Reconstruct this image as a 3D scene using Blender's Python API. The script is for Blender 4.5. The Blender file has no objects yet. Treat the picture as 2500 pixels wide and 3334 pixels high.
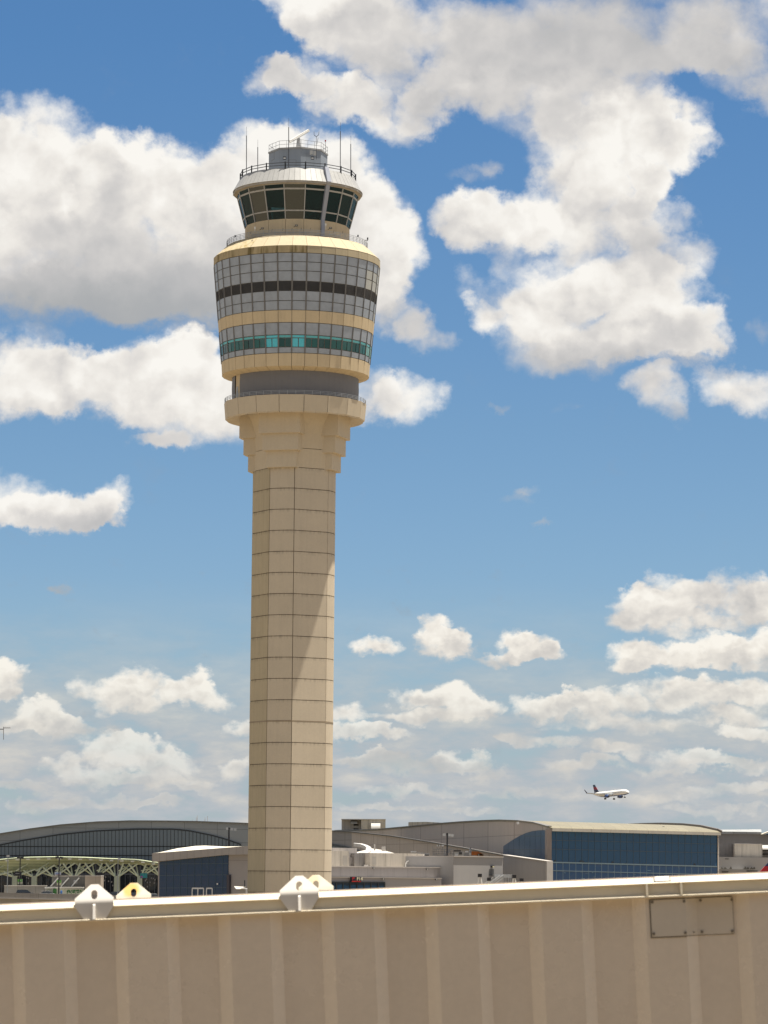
import bpy, bmesh, math, random
from mathutils import Vector, Matrix
random.seed(7)
rad = math.radians
# ------------------------------------------------------------------ camera
FPX, YH, ROLL, EYE = 10700.0, 2850.0, 0.009, 10.0     # measured from the photograph (2500 x 3334)
TILT = math.atan((YH - 1667) / FPX)
cR, sR = math.cos(ROLL), math.sin(ROLL)
_f = Vector((0, math.cos(TILT), math.sin(TILT)))
_u = Vector((0, -math.sin(TILT), math.cos(TILT)))
_r = Vector((1, 0, 0))
CR = _r * cR + _u * sR
CU = _u * cR - _r * sR
scene = bpy.context.scene
cam = bpy.data.cameras.new("camera")
camo = bpy.data.objects.new("camera", cam)
scene.collection.objects.link(camo)
camo.matrix_world = Matrix(((CR.x, CU.x, -_f.x, 0), (CR.y, CU.y, -_f.y, 0), (CR.z, CU.z, -_f.z, EYE), (0, 0, 0, 1)))
cam.sensor_fit = 'HORIZONTAL'; cam.sensor_width = 24.0
cam.lens = 24.0 * FPX / 2500.0
cam.clip_start = 0.5; cam.clip_end = 60000
cam.dof.use_dof = True; cam.dof.focus_distance = 515; cam.dof.aperture_fstop = 8.0
scene.camera = camo

def ray(px, py):
    return _f + CR * ((px - 1250) / FPX) + CU * ((1667 - py) / FPX)
def P(px, py, Y):
    """world point seen at photo pixel (px,py) at distance Y ahead"""
    d = ray(px, py); k = Y / d.y
    return Vector((d.x * k, Y, EYE + d.z * k))
def PZ(px, py, Y, z):
    p = P(px, py, Y); p.z = z; return p

# ------------------------------------------------------------------ sun, sky, exposure
SUN_EL, SUN_PHI = rad(78.8), rad(93.5)
S = Vector((math.cos(SUN_EL) * math.sin(SUN_PHI), -math.cos(SUN_EL) * math.cos(SUN_PHI), math.sin(SUN_EL)))
sl = bpy.data.lights.new("sun", 'SUN'); sl.energy = 5.0; sl.angle = rad(0.53); sl.color = (1.0, 0.93, 0.81)
so = bpy.data.objects.new("sun", sl); scene.collection.objects.link(so)
so.rotation_euler = S.to_track_quat('Z', 'Y').to_euler()
scene.view_settings.view_transform = 'Standard'; scene.view_settings.look = 'None'
EXPO = 1.0; scene.view_settings.exposure = EXPO; scene.view_settings.gamma = 1.0
scene.cycles.max_bounces = 5; scene.cycles.diffuse_bounces = 3; scene.cycles.glossy_bounces = 3
scene.cycles.transmission_bounces = 4; scene.cycles.transparent_max_bounces = 12
scene.cycles.use_denoising = True
scene.cycles.caustics_reflective = False; scene.cycles.caustics_refractive = False

world = bpy.data.worlds.new("World"); scene.world = world; world.use_nodes = True
world.cycles.sampling_method = 'MANUAL'; world.cycles.sample_map_resolution = 1024
class NG:
    def __init__(s, tree): s.t = tree; s.n = tree.nodes; s.l = tree.links
    def put(s, sock, v):
        if v is None: return
        if isinstance(v, bpy.types.NodeSocket): s.l.new(v, sock)
        else:
            if isinstance(v, (tuple, list, Vector)) and sock.type == 'RGBA' and len(v) == 3: v = (*v, 1)
            sock.default_value = v
    def m(s, op, a, b=None, c=None, clamp=False):
        n = s.n.new('ShaderNodeMath'); n.operation = op; n.use_clamp = clamp
        for i, v in enumerate((a, b, c)): s.put(n.inputs[i], v)
        return n.outputs[0]
    def v(s, op, a, b=None, c=None):
        n = s.n.new('ShaderNodeVectorMath'); n.operation = op
        for i, v in enumerate((a, b, c)): s.put(n.inputs[i], v)
        return n.outputs['Value'] if op in ('DOT_PRODUCT', 'LENGTH') else n.outputs['Vector']
    def sep(s, a):
        n = s.n.new('ShaderNodeSeparateXYZ'); s.put(n.inputs[0], a); return n.outputs
    def comb(s, x, y, z):
        n = s.n.new('ShaderNodeCombineXYZ')
        for i, v in enumerate((x, y, z)): s.put(n.inputs[i], v)
        return n.outputs[0]
    def noise(s, vec, scale, detail=4, rough=.5, lac=2.0, typ='FBM', dist=0.0):
        n = s.n.new('ShaderNodeTexNoise'); n.noise_dimensions = '3D'; n.noise_type = typ
        s.put(n.inputs['Vector'], vec); s.put(n.inputs['Scale'], scale)
        n.inputs['Detail'].default_value = detail; n.inputs['Roughness'].default_value = rough
        n.inputs['Lacunarity'].default_value = lac; n.inputs['Distortion'].default_value = dist
        return n.outputs['Fac'], n.outputs['Color']
    def ss(s, x, lo, hi, a=0.0, b=1.0, kind='SMOOTHSTEP'):
        n = s.n.new('ShaderNodeMapRange'); n.interpolation_type = kind
        for i, v in enumerate((x, lo, hi, a, b)): s.put(n.inputs[i], v)
        return n.outputs[0]
    def mix(s, f, a, b, blend='MIX'):
        n = s.n.new('ShaderNodeMix'); n.data_type = 'RGBA'; n.blend_type = blend
        s.put(n.inputs[0], f); s.put(n.inputs[6], a); s.put(n.inputs[7], b)
        return n.outputs[2]
    def ramp(s, f, stops, interp='LINEAR'):
        n = s.n.new('ShaderNodeValToRGB'); s.put(n.inputs[0], f); n.color_ramp.interpolation = interp
        e = n.color_ramp.elements
        while len(e) > 1: e.remove(e[-1])
        e[0].position = stops[0][0]; e[0].color = (*stops[0][1], 1)
        for p, c in stops[1:]:
            k = e.new(p); k.color = (*c, 1)
        return n.outputs[0]
def lin(*c):
    return tuple((x / 255 / 12.92) if x / 255 <= .04045 else ((x / 255 + .055) / 1.055) ** 2.4 for x in c)

# cloud blobs, given where they stand in the sky: (x, y, rx, ry, tone, tone slope downwards) on a 1659-wide sheet
BL = [
 # great bank on the left
 (60,330,170,105,.97,-.05),(-20,420,140,150,.97,-.05),(150,410,150,110,.95,-.1),(260,385,110,95,.97,-.1),(330,390,90,90,.95,-.1),
 (420,400,100,100,.97,-.08),(560,345,110,75,1.0,-.05),(660,360,100,90,1.0,-.05),(520,450,150,130,.93,-.1),(700,450,130,120,.97,-.05),
 (800,500,95,95,.97,-.05),(850,560,80,90,.96,-.05),(100,540,230,125,.78,-.28),(330,560,220,130,.72,-.28),(500,600,150,120,.66,-.2),
 (120,650,230,75,.48,-.18),(330,650,190,75,.45,-.15),(620,560,160,160,.8,-.1),(760,620,130,90,.86,-.1),(880,670,62,60,.72,-.1),(925,725,45,52,.72,-.05),
 # lower left bank
 (30,790,125,75,.93,-.05),(110,830,95,75,.93,-.1),(60,880,110,48,.86,-.15),(225,850,100,60,.84,-.1),(300,830,95,75,.93,-.08),(400,810,100,85,.93,-.1),
 (420,770,70,48,.92,0),(370,905,105,62,.88,-.22),(480,880,110,80,.85,-.22),(560,850,90,80,.85,-.1),(330,950,60,22,.75,0),(860,870,72,60,.93,-.15),(790,840,60,60,.9,-.1),
 # left middle
 (-10,1085,110,72,.97,-.15),(90,1110,95,46,.95,-.2),(190,1105,72,46,.95,-.2),(240,1085,55,46,.96,-.15),(100,1145,150,24,.8,-.1),(210,1135,70,26,.82,-.1),
 # top right ceiling
 (600,20,80,75,1.0,-.05),(650,70,90,50,.88,-.1),(780,50,150,100,.86,-.1),(950,60,210,95,.78,-.05),(1150,50,220,110,.66,0),(1400,40,220,95,.66,.1),
 (1600,30,180,90,.84,-.15),(1600,130,95,60,.72,0),(1660,190,60,48,.75,0),(1480,100,100,40,.65,0),(1300,120,160,70,.68,.05),
 # ragged arms below it
 (575,180,75,40,.82,-.05),(640,170,80,42,.84,-.05),(720,215,80,50,.84,-.05),(790,230,60,50,.84,-.1),(850,275,75,46,.9,-.05),(870,170,80,60,.8,-.05),
 (960,190,75,62,.8,-.05),(910,235,50,60,.84,0),(1050,160,110,80,.75,0),
 # right column
 (1150,200,120,90,.78,0),(1260,220,110,90,.8,.05),(1370,240,90,82,.9,0),(1430,250,80,75,.96,0),(1480,320,66,48,.95,-.05),(1390,320,100,62,.93,-.05),
 (1230,320,95,80,.82,.05),(1320,400,110,70,.88,-.05),(1400,400,50,40,.82,0),(1240,400,90,60,.84,0),(1400,470,75,55,.84,0),
 (1000,480,60,55,.84,-.05),(1060,450,80,48,.97,-.1),(1130,455,85,60,.98,-.1),(1210,480,95,70,.9,-.1),(1320,500,110,60,.84,0),(1070,520,90,48,.88,-.15),(1440,560,90,60,.86,0),
 # bright heap
 (1130,625,110,75,1.0,-.1),(1230,610,120,75,1.0,-.05),(1350,600,110,62,1.0,-.05),(1300,660,180,90,.93,-.1),(1450,660,95,80,.98,-.1),(1520,730,55,60,.92,-.1),
 (1180,740,95,60,.8,-.25),(1270,755,110,55,.72,-.2),(1380,735,120,50,.86,-.1),(1060,680,50,45,.95,0),(1460,755,80,34,.9,-.1),
 (1010,368,62,26,.62,0),(1050,345,34,20,.62,0),
 (1410,840,66,48,.78,-.05),(1450,880,26,22,.66,0),(1600,850,90,52,.92,-.1),(1500,800,90,22,.62,0),(1640,720,40,28,.66,0),(1190,880,46,16,.5,0),(1050,870,28,10,.5,0),
 (1110,1083,56,15,.55,0),(1140,1065,30,12,.6,0),(1195,1138,30,8,.5,0),(130,1275,30,12,.4,0),
 # lower right decks
 (1390,1310,80,38,.88,-.15),(1470,1280,85,46,.83,-.05),(1570,1280,95,50,.82,-.05),(1650,1310,70,52,.84,-.05),(1480,1345,170,26,.8,-.1),
 (1375,1415,66,30,.9,-.1),(1450,1405,75,30,.92,-.1),(1540,1405,90,34,.94,-.15),(1640,1405,80,38,.93,-.15),(1360,1440,50,16,.84,-.1),(1520,1440,140,18,.84,-.1),
 (815,1400,54,26,.88,-.15),(925,1348,42,28,.92,-.05),(940,1385,50,26,.88,-.1),(985,1385,34,26,.86,-.1),(1130,1390,44,34,.93,-.1),(1165,1395,60,30,.9,-.2),(1200,1410,42,20,.82,-.2),(1090,1420,90,12,.72,-.1),(970,1410,80,12,.66,0),
 (290,1455,60,28,.98,-.05),(240,1485,78,32,.95,-.15),(330,1485,90,36,.93,-.15),(410,1480,58,32,.94,-.1),(455,1510,42,26,.9,-.1),(285,1525,70,22,.84,-.1),
 (5,1470,58,40,.95,-.15),(10,1500,50,18,.82,-.1),(85,1550,66,32,.96,-.15),(150,1575,50,22,.84,-.1),(30,1570,60,22,.9,-.1),(220,1575,60,12,.66,0),
 (240,1612,75,28,.98,-.05),(290,1635,100,36,.96,-.25),(370,1650,62,30,.92,-.2),(140,1650,46,24,.92,-.1),(200,1680,90,24,.88,-.25),(320,1685,110,16,.8,-.1),(60,1655,55,30,.68,-.05),
 (60,1745,50,20,.78,0),(130,1740,40,18,.8,0),(520,1570,40,26,.92,-.1),(500,1670,36,24,.84,-.1),(330,1735,60,12,.72,0),
 (740,1550,62,26,.9,-.15),(800,1590,100,16,.88,-.1),(900,1510,62,32,.96,-.15),(960,1505,70,34,.97,-.15),(1020,1530,52,26,.92,-.15),(930,1555,120,16,.84,-.1),
 (1140,1520,48,28,.93,-.15),(1190,1520,52,28,.92,-.15),(1250,1520,55,28,.92,-.1),(1330,1520,80,32,.84,-.1),(1430,1500,80,34,.86,-.1),(1530,1510,80,36,.84,-.05),(1630,1500,60,36,.9,-.1),
 (1350,1560,160,18,.78,-.05),(1600,1555,90,18,.82,-.05),(1630,1590,60,18,.92,-.1),
 (980,1640,40,22,.9,-.1),(1020,1645,36,20,.84,-.1),(880,1650,150,20,.66,0),(1060,1665,60,14,.76,0),(780,1640,60,14,.82,-.05),(1150,1600,110,16,.74,0),(1250,1650,90,14,.76,0),(1330,1620,80,16,.78,0),(900,1700,150,14,.78,0),(1130,1710,120,14,.76,0),(1400,1720,150,14,.8,-.05),(1580,1700,120,16,.8,-.05),(800,1740,120,12,.8,0),(1000,1750,100,10,.84,0),(1540,1750,120,12,.8,0),(200,1730,150,14,.76,0),(420,1700,60,14,.76,0),(40,1700,70,14,.74,0),(1470,1640,70,22,.9,-.1),(1540,1645,60,18,.86,-.1),(1400,1660,70,14,.78,0),(1620,1650,60,16,.8,0),
]
def world_sky():
    g = NG(world.node_tree); g.n.clear()
    tc = g.n.new('ShaderNodeTexCoord'); D = tc.outputs['Generated']
    dn = g.v('NORMALIZE', D)
    x, y, z = g.sep(dn)
    K = FPX / 1000.0
    STR = 0.1
    def up(c):
        s = g.v('SCALE', c); s.node.inputs['Scale'].default_value = 2 ** -EXPO / STR; return s
    def shade(c):
        bg = g.n.new('ShaderNodeBackground'); g.put(bg.inputs[0], c); bg.inputs[1].default_value = STR
        return bg.outputs[0]
    az = g.m('MULTIPLY', g.m('ARCTAN2', x, y), K)
    el = g.m('MULTIPLY', g.m('ARCSINE', z), K)
    # clear sky
    sky = g.n.new('ShaderNodeTexSky'); sky.sky_type = 'NISHITA'; sky.sun_disc = False
    sky.sun_elevation = SUN_EL; sky.sun_rotation = math.atan2(S.x, S.y)
    sky.air_density = 1.0; sky.dust_density = 0.5; sky.ozone_density = 3.0; sky.altitude = 300
    tint = g.ramp(g.m('MULTIPLY', el, 1 / 3.0), SKYTINT)
    skc = g.mix(1.0, sky.outputs[0], tint, 'MULTIPLY')
    skc = g.v('SCALE', skc); skc.node.inputs['Scale'].default_value = 2 ** -EXPO
    skr = g.v('SCALE', sky.outputs[0]); skr.node.inputs['Scale'].default_value = .8 * 2 ** -EXPO
    ramp_stops = [(0.0, lin(150, 157, 166)), (.42, lin(174, 176, 178)), (.60, lin(194, 193, 193)), (.76, lin(216, 213, 210)), (.88, lin(236, 232, 226)), (1.0, lin(250, 247, 241))]
    def bank(blobs, sc_, stops, low):
        """one height band of clouds: blob layout, roughened and lit by noise"""
        sx_ = g.m('MULTIPLY', az, sc_); sy_ = g.m('MULTIPLY', el, sc_ * (1.25 if low else 1.05))
        qf = g.comb(sx_, sy_, 3.7 if low else 1.3)
        s2 = g.comb(az, el, 0.0)
        w1 = g.noise(qf, 2.3, 2, .5)[1]; w2 = g.noise(qf, 7.0, 6, .60)[1]
        o1 = g.v('MULTIPLY', g.v('SUBTRACT', w1, (.5, .5, .5)), (.30 / sc_, .24 / sc_, 0))
        o2 = g.v('MULTIPLY', g.v('SUBTRACT', w2, (.5, .5, .5)), (.20 / sc_, .17 / sc_, 0))
        p0 = p = g.v('ADD', g.v('ADD', o1, o2), s2)
        acc = g.comb(0.0, 0.0, 0.0)
        for i, (cx, cy, rx, ry, a, b) in enumerate(blobs):
            if i % 8 == 7: p = g.v('MULTIPLY_ADD', acc, (1e-9, 1e-9, 0), p0)   # keeps the node chain short enough to compile
            d = ray(cx * 1.507, cy * 1.507).normalized()
            ax, ey = math.atan2(d.x, d.y) * K, math.asin(d.z) * K
            sx, sy = rx * 1.507 / 1000 * 1.2, ry * 1.507 / 1000 * 1.2
            v = g.v('MULTIPLY_ADD', p, (1 / sx, 1 / sy, 0), (-ax / sx, -ey / sy, 0))
            w = g.m('SUBTRACT', 1.0, g.v('DOT_PRODUCT', v, v), clamp=True)
            k = .55 if (a <= .68 and rx < 130 and ry < 40) else 1.0      # thin scraps
            acc = g.v('MULTIPLY_ADD', w, (k, k * (a + b * ey / sy), -k * b / sy), acc)
        sw, sa, sb = g.sep(acc)
        tone = g.m('DIVIDE', g.m('MULTIPLY_ADD', sb, g.sep(p0)[1], sa), g.m('MAXIMUM', sw, .02))
        def puff(v):
            a1 = g.m('ABSOLUTE', g.m('SUBTRACT', g.noise(v, 4.2, 1, .5)[0], .5))
            a2 = g.m('ABSOLUTE', g.m('SUBTRACT', g.noise(v, 10.0, 1, .5)[0], .5))
            return g.m('MULTIPLY_ADD', a2, .45, a1)
        fb = g.noise(qf, 4.6, 8, .565)[0]
        wob = g.v('MULTIPLY', g.v('SUBTRACT', w2, (.5, .5, .5)), (.14, .14, .14))
        pv = g.v('ADD', qf, wob)
        pA = puff(pv); pB = puff(g.v('ADD', pv, (.03, .07, 0)))
        fB = g.noise(g.v('ADD', qf, (.04, .10, 0)), 5.0, 3, .5)[0]
        dens = g.m('ADD', sw, g.m('MULTIPLY_ADD', g.m('SUBTRACT', fb, .5), 1.5, g.m('MULTIPLY_ADD', pA, .8, -.12)))
        sunny = g.m('SUBTRACT', tone, .55, clamp=True)
        width = g.m('MULTIPLY_ADD', g.ss(w1, .38, .62), .5, g.m('MULTIPLY_ADD', sunny, -.8, 1.15 if not low else .85))
        nf = g.noise(qf, 17.0, 6, .62)[0]
        dens = g.m('MULTIPLY_ADD', g.m('SUBTRACT', nf, .5), .55, dens)
        alpha = g.ss(dens, .08, g.m('ADD', width, .12))
        lit = g.m('ADD', g.m('MULTIPLY', g.m('SUBTRACT', pA, pB), .5), g.m('MULTIPLY', g.m('SUBTRACT', fb, fB), .55))
        lit = g.m('MULTIPLY', lit, g.ss(sunny, 0.0, .4, .35, 1.0))
        swell = g.m('MULTIPLY', g.m('SUBTRACT', g.noise(g.v('ADD', qf, (5.2, 1.7, 0)), 1.9, 3, .45)[0], .5), .30)
        t = g.m('ADD', g.m('ADD', g.m('ADD', tone, swell), lit), g.ss(dens, .3, 1.8, .03, -.06), clamp=True)
        return alpha, g.ramp(t, stops)
    # upper clouds
    al, cc = bank([b for b in BL if b[1] < 1190], 1.0, ramp_stops, False)
    upper = shade(g.mix(al, skc, up(cc)))
    # lower clouds, farther away: smaller, warmer, sinking into a pale layer at the horizon
    al, cc = bank([b for b in BL if b[1] >= 1190], 2.0, ramp_stops, True)
    warm = g.ss(el, .2, 1.3, .55, 0.1)
    cc = g.mix(warm, cc, g.mix(1.0, cc, (1.0, .955, .85), 'MULTIPLY'))
    hz = g.noise(g.v('MULTIPLY', dn, (K, K, K * 3.0)), 3.0, 6, .58)[0]
    hzc = g.ramp(hz, [(.30, lin(160, 178, 196)), (.45, lin(175, 185, 194)), (.56, lin(188, 192, 195)), (.68, lin(210, 207, 201))])
    hza = g.m('MULTIPLY', g.ss(el, .30, .99, 1.0, 0.0), g.ss(hz, .31, .53, .4, 1.0))
    c1 = g.mix(hza, skc, up(hzc))
    fade = g.m('MULTIPLY', al, g.ss(el, .1, .75, .35, 1.0))
    lower = shade(g.mix(fade, c1, up(cc)))
    # the rest of the sky, seen only in reflections and as light
    qz = g.m('ADD', g.m('MAXIMUM', z, 0.0), .12)
    gc = g.noise(g.comb(g.m('DIVIDE', x, qz), g.m('DIVIDE', y, qz), 3.0), 1.1, 5, .55)[0]
    rest = shade(g.mix(g.m('MULTIPLY', g.ss(gc, .47, .62), .9), skr, up(g.ramp(gc, [(.5, lin(236, 232, 226)), (.75, lin(180, 180, 180))]))))
    def choose(f, a, b):
        n = g.n.new('ShaderNodeMixShader'); g.put(n.inputs[0], f); g.l.new(a, n.inputs[1]); g.l.new(b, n.inputs[2]); return n.outputs[0]
    split = math.asin(ray(1250, 1790).normalized().z) * K
    front = choose(g.m('GREATER_THAN', el, split), lower, upper)
    inside = g.m('MULTIPLY', g.m('LESS_THAN', g.m('ABSOLUTE', az), 1.9), g.m('MULTIPLY', g.m('LESS_THAN', el, 3.6), g.m('GREATER_THAN', el, -.02)))
    allsky = choose(inside, rest, front)
    wo = g.n.new('ShaderNodeOutputWorld'); g.l.new(allsky, wo.inputs[0])
SKYTINT = [(0.0, (.78, .90, 1.02)), (.316, (.67, .82, .99)), (.483, (.63, .80, .945)), (.9, (.50, .765, .965))]
world_sky()

# ------------------------------------------------------------------ helpers: materials
MATS = {}
def mat(name, col, rough=.6, metal=0.0, vary=.08, vscale=.6, streak=0.0, joints=None, smudge=None, bump=0.0, bscale=8.0, ior=1.45, stain=None, fine=0.0, emit=None):
    """procedural paint/stone: base colour broken up by noise, rain streaks, panel joints (pw, ph, line width, darkness, x0, z0)"""
    if name in MATS: return MATS[name]
    m = bpy.data.materials.new(name); m.use_nodes = True; g = NG(m.node_tree); g.n.clear()
    b = g.n.new('ShaderNodeBsdfPrincipled'); o = g.n.new('ShaderNodeOutputMaterial'); g.l.new(b.outputs[0], o.inputs[0])
    geo = g.n.new('ShaderNodeNewGeometry'); pos = geo.outputs['Position']
    c = (*col, 1)
    fac = g.noise(pos, vscale, 5, .6)[0]
    k = g.ss(fac, .25, .75, 1 - vary * 1.6, 1 + vary, 'LINEAR')
    if fine:
        k = g.m('MULTIPLY', k, g.ss(g.noise(pos, vscale * 14, 3, .6)[0], .3, .7, 1 - fine, 1 + fine * .6, 'LINEAR'))
    if streak:
        st = g.noise(g.v('MULTIPLY', pos, (1.0, 1.0, .05)), 1.9 if vscale < 2 else 6.0, 4, .7)[0]
        k = g.m('MULTIPLY', k, g.ss(st, .42, .78, 1.0, 1 - streak))
    if joints:
        pw, ph, lw, dk, x0, z0 = joints
        px, py, pz = g.sep(pos)
        def line(cx, step, off, w):
            if not step: return 0.0
            fr = g.m('FRACT', g.m('MULTIPLY', g.m('SUBTRACT', cx, off), 1 / step))
            return g.m('LESS_THAN', fr, w / step)
        lx = line(px, pw, x0, lw); lz = line(pz, ph, z0, lw)
        ln = g.m('MAXIMUM', lx, lz)
        # every panel a slightly different tone
        cell = g.comb(g.m('FLOOR', g.m('MULTIPLY', g.m('SUBTRACT', px, x0), 1 / (pw or 1e6))), 0, g.m('FLOOR', g.m('MULTIPLY', g.m('SUBTRACT', pz, z0), 1 / (ph or 1e6))))
        wn = g.n.new('ShaderNodeTexWhiteNoise'); g.put(wn.inputs['Vector'], cell)
        k = g.m('MULTIPLY', k, g.ss(wn.outputs['Value'], 0, 1, .95, 1.04, 'LINEAR'))
        k = g.m('MULTIPLY', k, g.m('MULTIPLY_ADD', ln, -dk, 1.0))
    if smudge:
        ph, z0, am = smudge; pz = g.sep(pos)[2]
        fz = g.m('MULTIPLY', g.m('SUBTRACT', pz, z0), 1 / ph); fr = g.m('FRACT', fz)
        wn = g.n.new('ShaderNodeTexWhiteNoise'); g.put(wn.inputs['Vector'], g.comb(0, 3.3, g.m('FLOOR', fz)))
        k = g.m('MULTIPLY', k, g.ss(wn.outputs['Value'], 0, 1, .965, 1.03, 'LINEAR'))
        drip = g.noise(g.v('MULTIPLY', pos, (1.4, 1.4, .12)), 1.6, 4, .7)[0]
        near = g.m('MAXIMUM', g.ss(fr, .80, 1.0), g.ss(fr, .07, 0.0))
        k = g.m('MULTIPLY', k, g.m('MULTIPLY_ADD', g.m('MULTIPLY', near, g.ss(drip, .40, .66)), -am, 1.0))
    s = g.v('SCALE', c[:3]); g.put(s.node.inputs['Scale'], k); cc = s
    if stain:
        scol, lo, hi, sscale, sz = stain
        sn = g.noise(g.v('MULTIPLY', pos, (1, 1, sz)), sscale, 5, .65)[0]
        cc = g.mix(g.ss(sn, lo, hi), cc, scol)
    g.put(b.inputs['Base Color'], cc)
    rn = g.ss(fac, .3, .7, rough - .06, min(1, rough + .08), 'LINEAR')
    g.put(b.inputs['Roughness'], rn); b.inputs['Metallic'].default_value = metal; b.inputs['IOR'].default_value = ior
    if bump:
        bn = g.n.new('ShaderNodeBump'); bn.inputs['Strength'].default_value = bump; bn.inputs['Distance'].default_value = .02
        g.put(bn.inputs['Height'], g.noise(pos, bscale, 4, .6)[0]); g.l.new(bn.outputs[0], b.inputs['Normal'])
    if emit:
        b.inputs['Emission Color'].default_value = (*emit[0], 1); b.inputs['Emission Strength'].default_value = emit[1]
    MATS[name] = m; return m
def glass(name, tint, through, rough=.03, ior=1.6, wob=.25):
    """tinted glazing: part see-through, part dark body, with a slightly wavy reflection"""
    if name in MATS: return MATS[name]
    m = bpy.data.materials.new(name); m.use_nodes = True; g = NG(m.node_tree); g.n.clear()
    o = g.n.new('ShaderNodeOutputMaterial'); geo = g.n.new('ShaderNodeNewGeometry'); pos = geo.outputs['Position']
    tr = g.n.new('ShaderNodeBsdfTransparent'); tr.inputs[0].default_value = (*through, 1)
    b = g.n.new('ShaderNodeBsdfPrincipled'); b.inputs['Base Color'].default_value = (*tint, 1)
    b.inputs['Roughness'].default_value = rough; b.inputs['IOR'].default_value = ior
    bn = g.n.new('ShaderNodeBump'); bn.inputs['Strength'].default_value = wob; bn.inputs['Distance'].default_value = .05
    g.put(bn.inputs['Height'], g.noise(pos, .5, 2, .5)[0]); g.l.new(bn.outputs[0], b.inputs['Normal'])
    mx = g.n.new('ShaderNodeMixShader')
    lw = g.n.new('ShaderNodeFresnel'); lw.inputs[0].default_value = ior; g.l.new(bn.outputs[0], lw.inputs['Normal'])
    base = max(0.0, 1 - max(through) * 1.6)
    g.put(mx.inputs[0], g.m('ADD', g.m('MULTIPLY', lw.outputs[0], 1 - base), base, clamp=True))
    g.l.new(tr.outputs[0], mx.inputs[1]); g.l.new(b.outputs[0], mx.inputs[2]); g.l.new(mx.outputs[0], o.inputs[0])
    MATS[name] = m; return m

# ------------------------------------------------------------------ helpers: meshes and objects
class MB:
    def __init__(s): s.v = []; s.f = []
    def poly(s, pts):
        i = len(s.v); s.v += [Vector(p) for p in pts]; s.f.append(list(range(i, i + len(pts)))); return s
    def hexa(s, a, b):
        """solid between two quads (or n-gons) a and b"""
        n = len(a); i = len(s.v); s.v += [Vector(p) for p in a] + [Vector(p) for p in b]
        s.f.append(list(range(i, i + n))); s.f.append(list(range(i + 2 * n - 1, i + n - 1, -1)))
        for k in range(n): j = (k + 1) % n; s.f.append([i + k, i + n + k, i + n + j, i + j])
        return s
    def box(s, c, sz, R=None):
        c = Vector(c); h = Vector(sz) / 2; R = R or Matrix.Identity(3)
        q = [c + R @ Vector((x * h.x, y * h.y, -h.z)) for x, y in ((-1, -1), (1, -1), (1, 1), (-1, 1))]
        t = [c + R @ Vector((x * h.x, y * h.y, h.z)) for x, y in ((-1, -1), (1, -1), (1, 1), (-1, 1))]
        return s.hexa(q, t)
    def bar(s, p, q, w, d=None, n=4, up=(0, 0, 1)):
        p, q = Vector(p), Vector(q); a = (q - p).normalized(); up = Vector(up)
        if abs(a.dot(up)) > .98: up = Vector((0, 1, 0))
        x = a.cross(up).normalized(); y = x.cross(a).normalized(); d = d or w
        ring = [(math.cos(2 * math.pi * (k + .5) / n), math.sin(2 * math.pi * (k + .5) / n)) for k in range(n)]
        f = 1 / math.cos(math.pi / n) / 2
        if n > 6: f = .5
        A = [p + x * (c * w * f) + y * (e * d * f) for c, e in ring]; B = [v + (q - p) for v in A]
        return s.hexa(A, B)
    def lathe(s, prof, n, c=(0, 0, 0), a0=0.0, a1=2 * math.pi, axis=None):
        """prof: list of (r, z)"""
        c = Vector(c); full = abs(a1 - a0 - 2 * math.pi) < 1e-6; m = n if full else n + 1; i0 = len(s.v)
        for k in range(m):
            a = a0 + (a1 - a0) * k / n
            for r, z in prof:
                v = Vector((r * math.sin(a), -r * math.cos(a), z))
                s.v.append(c + (axis @ v if axis else v))
        L = len(prof)
        for k in range(n):
            k2 = (k + 1) % m
            for j in range(L - 1):
                s.f.append([i0 + k * L + j, i0 + k2 * L + j, i0 + k2 * L + j + 1, i0 + k * L + j + 1])
        return s
    def obj(s, name, material, parent=None, smooth=None, recalc=True):
        me = bpy.data.meshes.new(name)
        o = bpy.data.objects.new(name, me); scene.collection.objects.link(o)
        off = Vector((0, 0, 0))
        if parent is not None:
            o.parent = parent
            root = parent
            while root is not None: off += Vector(root.location); root = root.parent
        me.from_pydata([tuple(v - off) for v in s.v], [], s.f)
        if recalc:
            bm = bmesh.new(); bm.from_mesh(me); bmesh.ops.recalc_face_normals(bm, faces=bm.faces); bm.to_mesh(me); bm.free()
        me.materials.append(material)
        if smooth:
            me.polygons.foreach_set('use_smooth', [True] * len(me.polygons))
            me.set_sharp_from_angle(angle=rad(smooth))
        return o
def tag(o, label=None, cat=None, group=None, kind=None):
    if label: o['label'] = label
    if cat: o['category'] = cat
    if group: o['group'] = group
    if kind: o['kind'] = kind
    return o
def thing(name, loc, label, cat, group=None):
    o = bpy.data.objects.new(name, None); scene.collection.objects.link(o); o.location = loc; o.empty_display_size = .5
    return tag(o, label, cat, group)
def copy_thing(src, loc, label, rotz=None, repl=None):
    c = src.copy(); scene.collection.objects.link(c); c.location = loc; c['label'] = label
    if rotz is not None: c.rotation_euler.z = rotz
    def rec(a, b):
        for ch in list(a.children):
            if ch.name in (repl or ()): continue
            d = ch.copy(); scene.collection.objects.link(d); d.parent = b; rec(ch, d)
    rec(src, c); return c

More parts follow.
